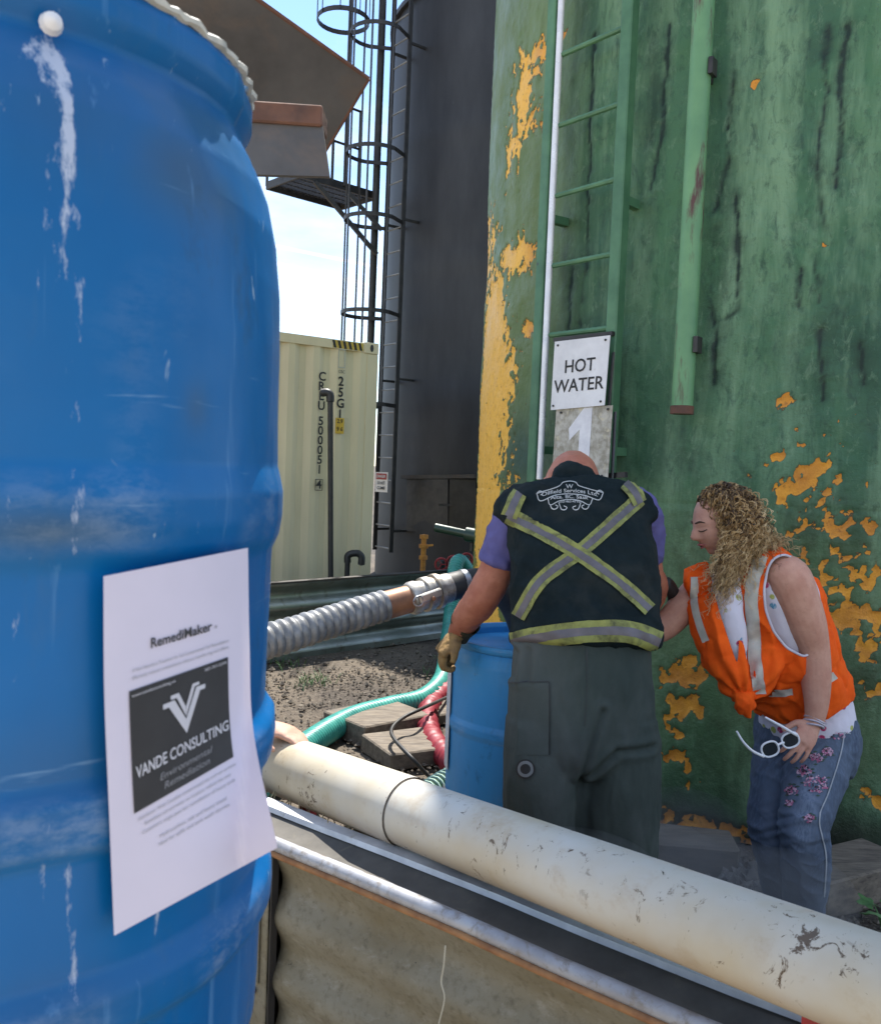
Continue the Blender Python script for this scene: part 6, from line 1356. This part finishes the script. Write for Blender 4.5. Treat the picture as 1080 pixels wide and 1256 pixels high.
        L = np.concatenate([[0], np.cumsum(np.linalg.norm(np.diff(q, axis=0), axis=1))]); pitch = rnd.uniform(.03, .05); rad = rnd.uniform(.006, .013)*sstep(.05, .42, s); p0 = rnd.random()*6.28
        q = q+A1*(rad*np.cos(L/pitch*6.28+p0))[:, None]+B1*(rad*np.sin(L/pitch*6.28+p0))[:, None]
        tn = min(1, max(0, rnd.gauss(.64, .25)))
        for sub_ in range(4):
            r_ = rnd.uniform(.0008, .0015); ph_ = L/.03*6.28+p0+sub_*2.1; of_ = rnd.uniform(.001, .005)*(.3+s)
            qq = q+A1*(of_*np.cos(ph_+sub_))[:, None]+B1*(of_*np.sin(ph_*.8+sub_))[:, None]
            rr_ = r_*(1-.8*s**3); V = (qq[:, None, :]+rr_[:, None, None]*np.stack([A1, B1, -A1, -B1], 1)).reshape(-1, 3); V = np.vstack([V, qq[:1], qq[-1:]])
            if k == 0 and sub_ == 0:
                HF4 = grid_faces(n, 4, False, True); HF4 += [(4*n, (j+1) % 4, j) for j in range(4)]+[(4*n+1, (n-1)*4+j, (n-1)*4+(j+1) % 4) for j in range(4)]
            mb.add(V, HF4)
            t2 = min(1, max(0, tn+rnd.gauss(0, .12))); tone += list(np.clip(t2-.38+.62*np.repeat(s, 4), 0, 1))+[t2, t2]
    mesh_obj('curls', mb.v, mb.f, mh, hcap, smooth=180, attrs={'tone': tone})
    # bracelets, ring, shoes
    mg = M['galv']; w0 = P(999, 883, 2.966); axd = nrm(P(996, 893, 2.963)-w0); s1 = nrm(np.cross(axd, [0, 1, 0])); s2 = np.cross(axd, s1)
    for k_, (o_, r_) in enumerate(((-.004, .034), (.006, .034), (.016, .033))):
        MB().tube([w0+axd*o_+s1*r_*math.cos(a)+s2*r_*.9*math.sin(a)+axd*.004*math.sin(a*2+k_) for a in np.linspace(0, 2*math.pi, 25)], .0038, 6).build('bracelet', pm('pale_band', (.5, .46, .52), (.4, .37, .43), .4, .2), t)
    for p in (P(981, 1145, 3.19), P(961, 1138, 3.31)):
        b_ = p*[1, 1, 0]; MB().tube([b_-Fw*.05+[0, 0, .045], b_+Fw*.0+[0, 0, .05], b_+Fw*.1+[0, 0, .035], b_+Fw*.17+[0, 0, .025]], [(.036, .045), (.042, .05), (.042, .033), (.028, .022)], 14, Lw, 3).build('shoe', pm('dark_shoe', (.04, .04, .045), (.06, .055, .055), .7), t)
    # sunglasses held in the hand
    g = thing('sunglasses', 'white framed sunglasses dangling from the hand of the leaning woman', 'sunglasses', P(945, 920, 2.9))
    wf = pm('white_plastic', (.8, .8, .82), (.74, .74, .77), .3, 0, 8, bump=0); D0 = 2.885
    lens = pm('dark_lens', (.02, .025, .03), (.03, .035, .04), .1, 0, 8, bump=0)
    for cx_, cy_, rx, ry, dd in ((944, 919, 10.5, 9, D0), (969, 908, 10.5, 9, D0+.012)):
        rot = -.35; pts = []
        for a in np.linspace(0, 2*math.pi, 21):
            e = (abs(math.cos(a))**.8*math.copysign(1, math.cos(a))*rx, abs(math.sin(a))**.8*math.copysign(1, math.sin(a))*ry); pts.append(P(cx_+e[0]*math.cos(rot)-e[1]*math.sin(rot), cy_+e[0]*math.sin(rot)+e[1]*math.cos(rot), dd))
        rim = MB().tube(pts, .0034, 8, sub=2).build('rim', wf, g); mesh_obj('lens', pts[:-1], [tuple(range(20))], lens, rim, smooth=0)
    MB().tube([P(953, 914, D0), P(957, 912, D0+.004), P(961, 911, D0+.01)], .0036, 8, sub=3).build('bridge', wf, g)
    MB().tube([P(936, 928, D0), P(922, 921, D0-.02), P(911, 910, D0-.03), P(903, 897, D0-.03)], [.0048, .0046, .004, .0034], 8, sub=5).build('temple', wf, g)
    MB().tube([P(978, 903, D0+.015), P(960, 892, D0+.0), P(938, 880, D0-.012)], [.0045, .0045, .0036], 8, sub=5).build('temple', wf, g)
make_woman()
# ---------------------------------------------------------------- third worker, mostly hidden behind the drum
def make_third():
    x0, y0 = -1.02, 2.75
    t = thing('person', 'person hidden behind the blue drum with one bare hand resting on the white pipe', 'person', (x0, y0, 0))
    Xa = (1, 0, 0); V3 = lambda a, b, c_: np.array([x0+a, y0+b, c_])
    hd, hs, fr = head(V3(.03, -.03, 1.62), (.75, -.55, -.35), (.2, -.2, .95), 1.0, False)
    wr = P(318, 889, 2.43); el = P(235, 850, 2.55)
    arm = [V3(.19, -.03, 1.38), V3(.26, -.05, 1.24), el, (el+wr)/2+[0, 0, .01], wr]
    body = [tube([V3(0, 0, .9), V3(0, 0, 1.0), V3(0, 0, 1.2), V3(.01, -.01, 1.36), V3(.02, -.02, 1.44)], [(.15, .11), (.16, .115), (.17, .12), (.18, .11), (.08, .07)], 20, Xa, 3), tube([V3(.02, -.02, 1.42), V3(.03, -.03, 1.56)], .055, 14), hd,
            tube(arm, [.055, .05, .045, .04, .028], 16, None, 4), tube([V3(-.19, -.01, 1.38), V3(-.25, .0, 1.15), V3(-.24, -.08, .92)], [.055, .045, .03], 16, None, 4)]
    body += hand(wr, P(348, 897, 2.41)-wr, (0, .1, -1), 1.0, (.15, .35, .4), side=(0, -1, .2)); body += hand(V3(-.24, -.08, .92), (0, -.1, -1), (1, 0, 0), 1, side=(0, -1, 0))
    for sx in (-1, 1): body.append(tube([V3(.09*sx, 0, .9), V3(.1*sx, 0, .5), V3(.1*sx, 0, .1), V3(.1*sx, -.02, .05)], [.08, .055, .04, .035], 14, Xa, 3))
    remesh('body', body, .008, M['skin_c'], t, 3)
    mc = cloth('navy_coverall', (.02, .03, .06), (.03, .04, .075), 8)
    sh = [tube([V3(0, 0, .78), V3(0, 0, 1.0), V3(0, 0, 1.2), V3(.01, -.01, 1.36), V3(.02, -.02, 1.46)], [(.17, .14), (.185, .14), (.195, .145), (.20, .13), (.09, .085)], 24, Xa, 3), tube(arm[:3]+[el+(wr-el)*.25], [.075, .068, .06, .055], 18, None, 3), tube([V3(-.19, -.01, 1.38), V3(-.25, .0, 1.15), V3(-.245, -.06, .98)], [.075, .065, .055], 18, None, 3)]
    for sx in (-1, 1): sh.append(tube([V3(.09*sx, 0, .9), V3(.1*sx, 0, .5), V3(.1*sx, 0, .08)], [.105, .085, .08], 18, Xa, 3))
    remesh('coverall', sh, .009, mc, t, 3, lambda co, no: co+no*((fbm(co[:, 0]*10, co[:, 1]*10, co[:, 2]*7, 3)-.5)*.025)[:, None])
    MB().lathe([(.001, .125), (.05, .118), (.09, .08), (.102, .02), (.105, .0), (.135, -.005), (.135, -.012), (.09, -.008)], 28, V3(.03, -.03, 1.66)).build('hard_hat', pm('white_hat', (.7, .7, .7), (.6, .6, .6), .35), t)
    for sx in (-1, 1): MB().tube([V3(.1*sx, .06, .05), V3(.1*sx, 0, .055), V3(.1*sx, -.12, .045), V3(.1*sx, -.18, .035)], [(.045, .045), (.05, .05), (.048, .04), (.03, .028)], 14, Xa, 3).build('boot', M['black_rubber'], t)
make_third()

# ---------------------------------------------------------------- thin steam drifting low between the people and the pipe
def make_steam():
    sh = []
    for (x, y, d_, a, b) in ((700, 1090, 2.45, .30, .17), (790, 1080, 2.75, .30, .20), (880, 1100, 2.85, .32, .20), (960, 1110, 2.75, .26, .18), (830, 1030, 3.2, .28, .20)):
        c_ = P(x, y, d_); sh.append(tube([c_+[0, 0, -b*.98], c_+[0, 0, -b*.7], c_, c_+[0, 0, b*.7], c_+[0, 0, b*.98]], [(a*.2, a*.12), (a*.7, a*.42), (a, a*.6), (a*.7, a*.42), (a*.2, a*.12)], 20, (1, 0, 0), 4))
    m = bpy.data.materials.new('steam'); m.use_nodes = True; n_ = m.node_tree; n_.nodes.remove(n_.nodes['Principled BSDF']); v = n_.nodes.new('ShaderNodeVolumePrincipled')
    v.inputs['Color'].default_value = (.9, .92, .95, 1); v.inputs['Density'].default_value = .8; v.inputs['Anisotropy'].default_value = .3
    n_.links.new(v.outputs[0], n_.nodes['Material Output'].inputs['Volume'])
    o = remesh('steam', sh, .03, m, None, 12); o['kind'] = 'stuff'; o['label'] = 'faint steam drifting low around the legs behind the white pipe'
make_steam()
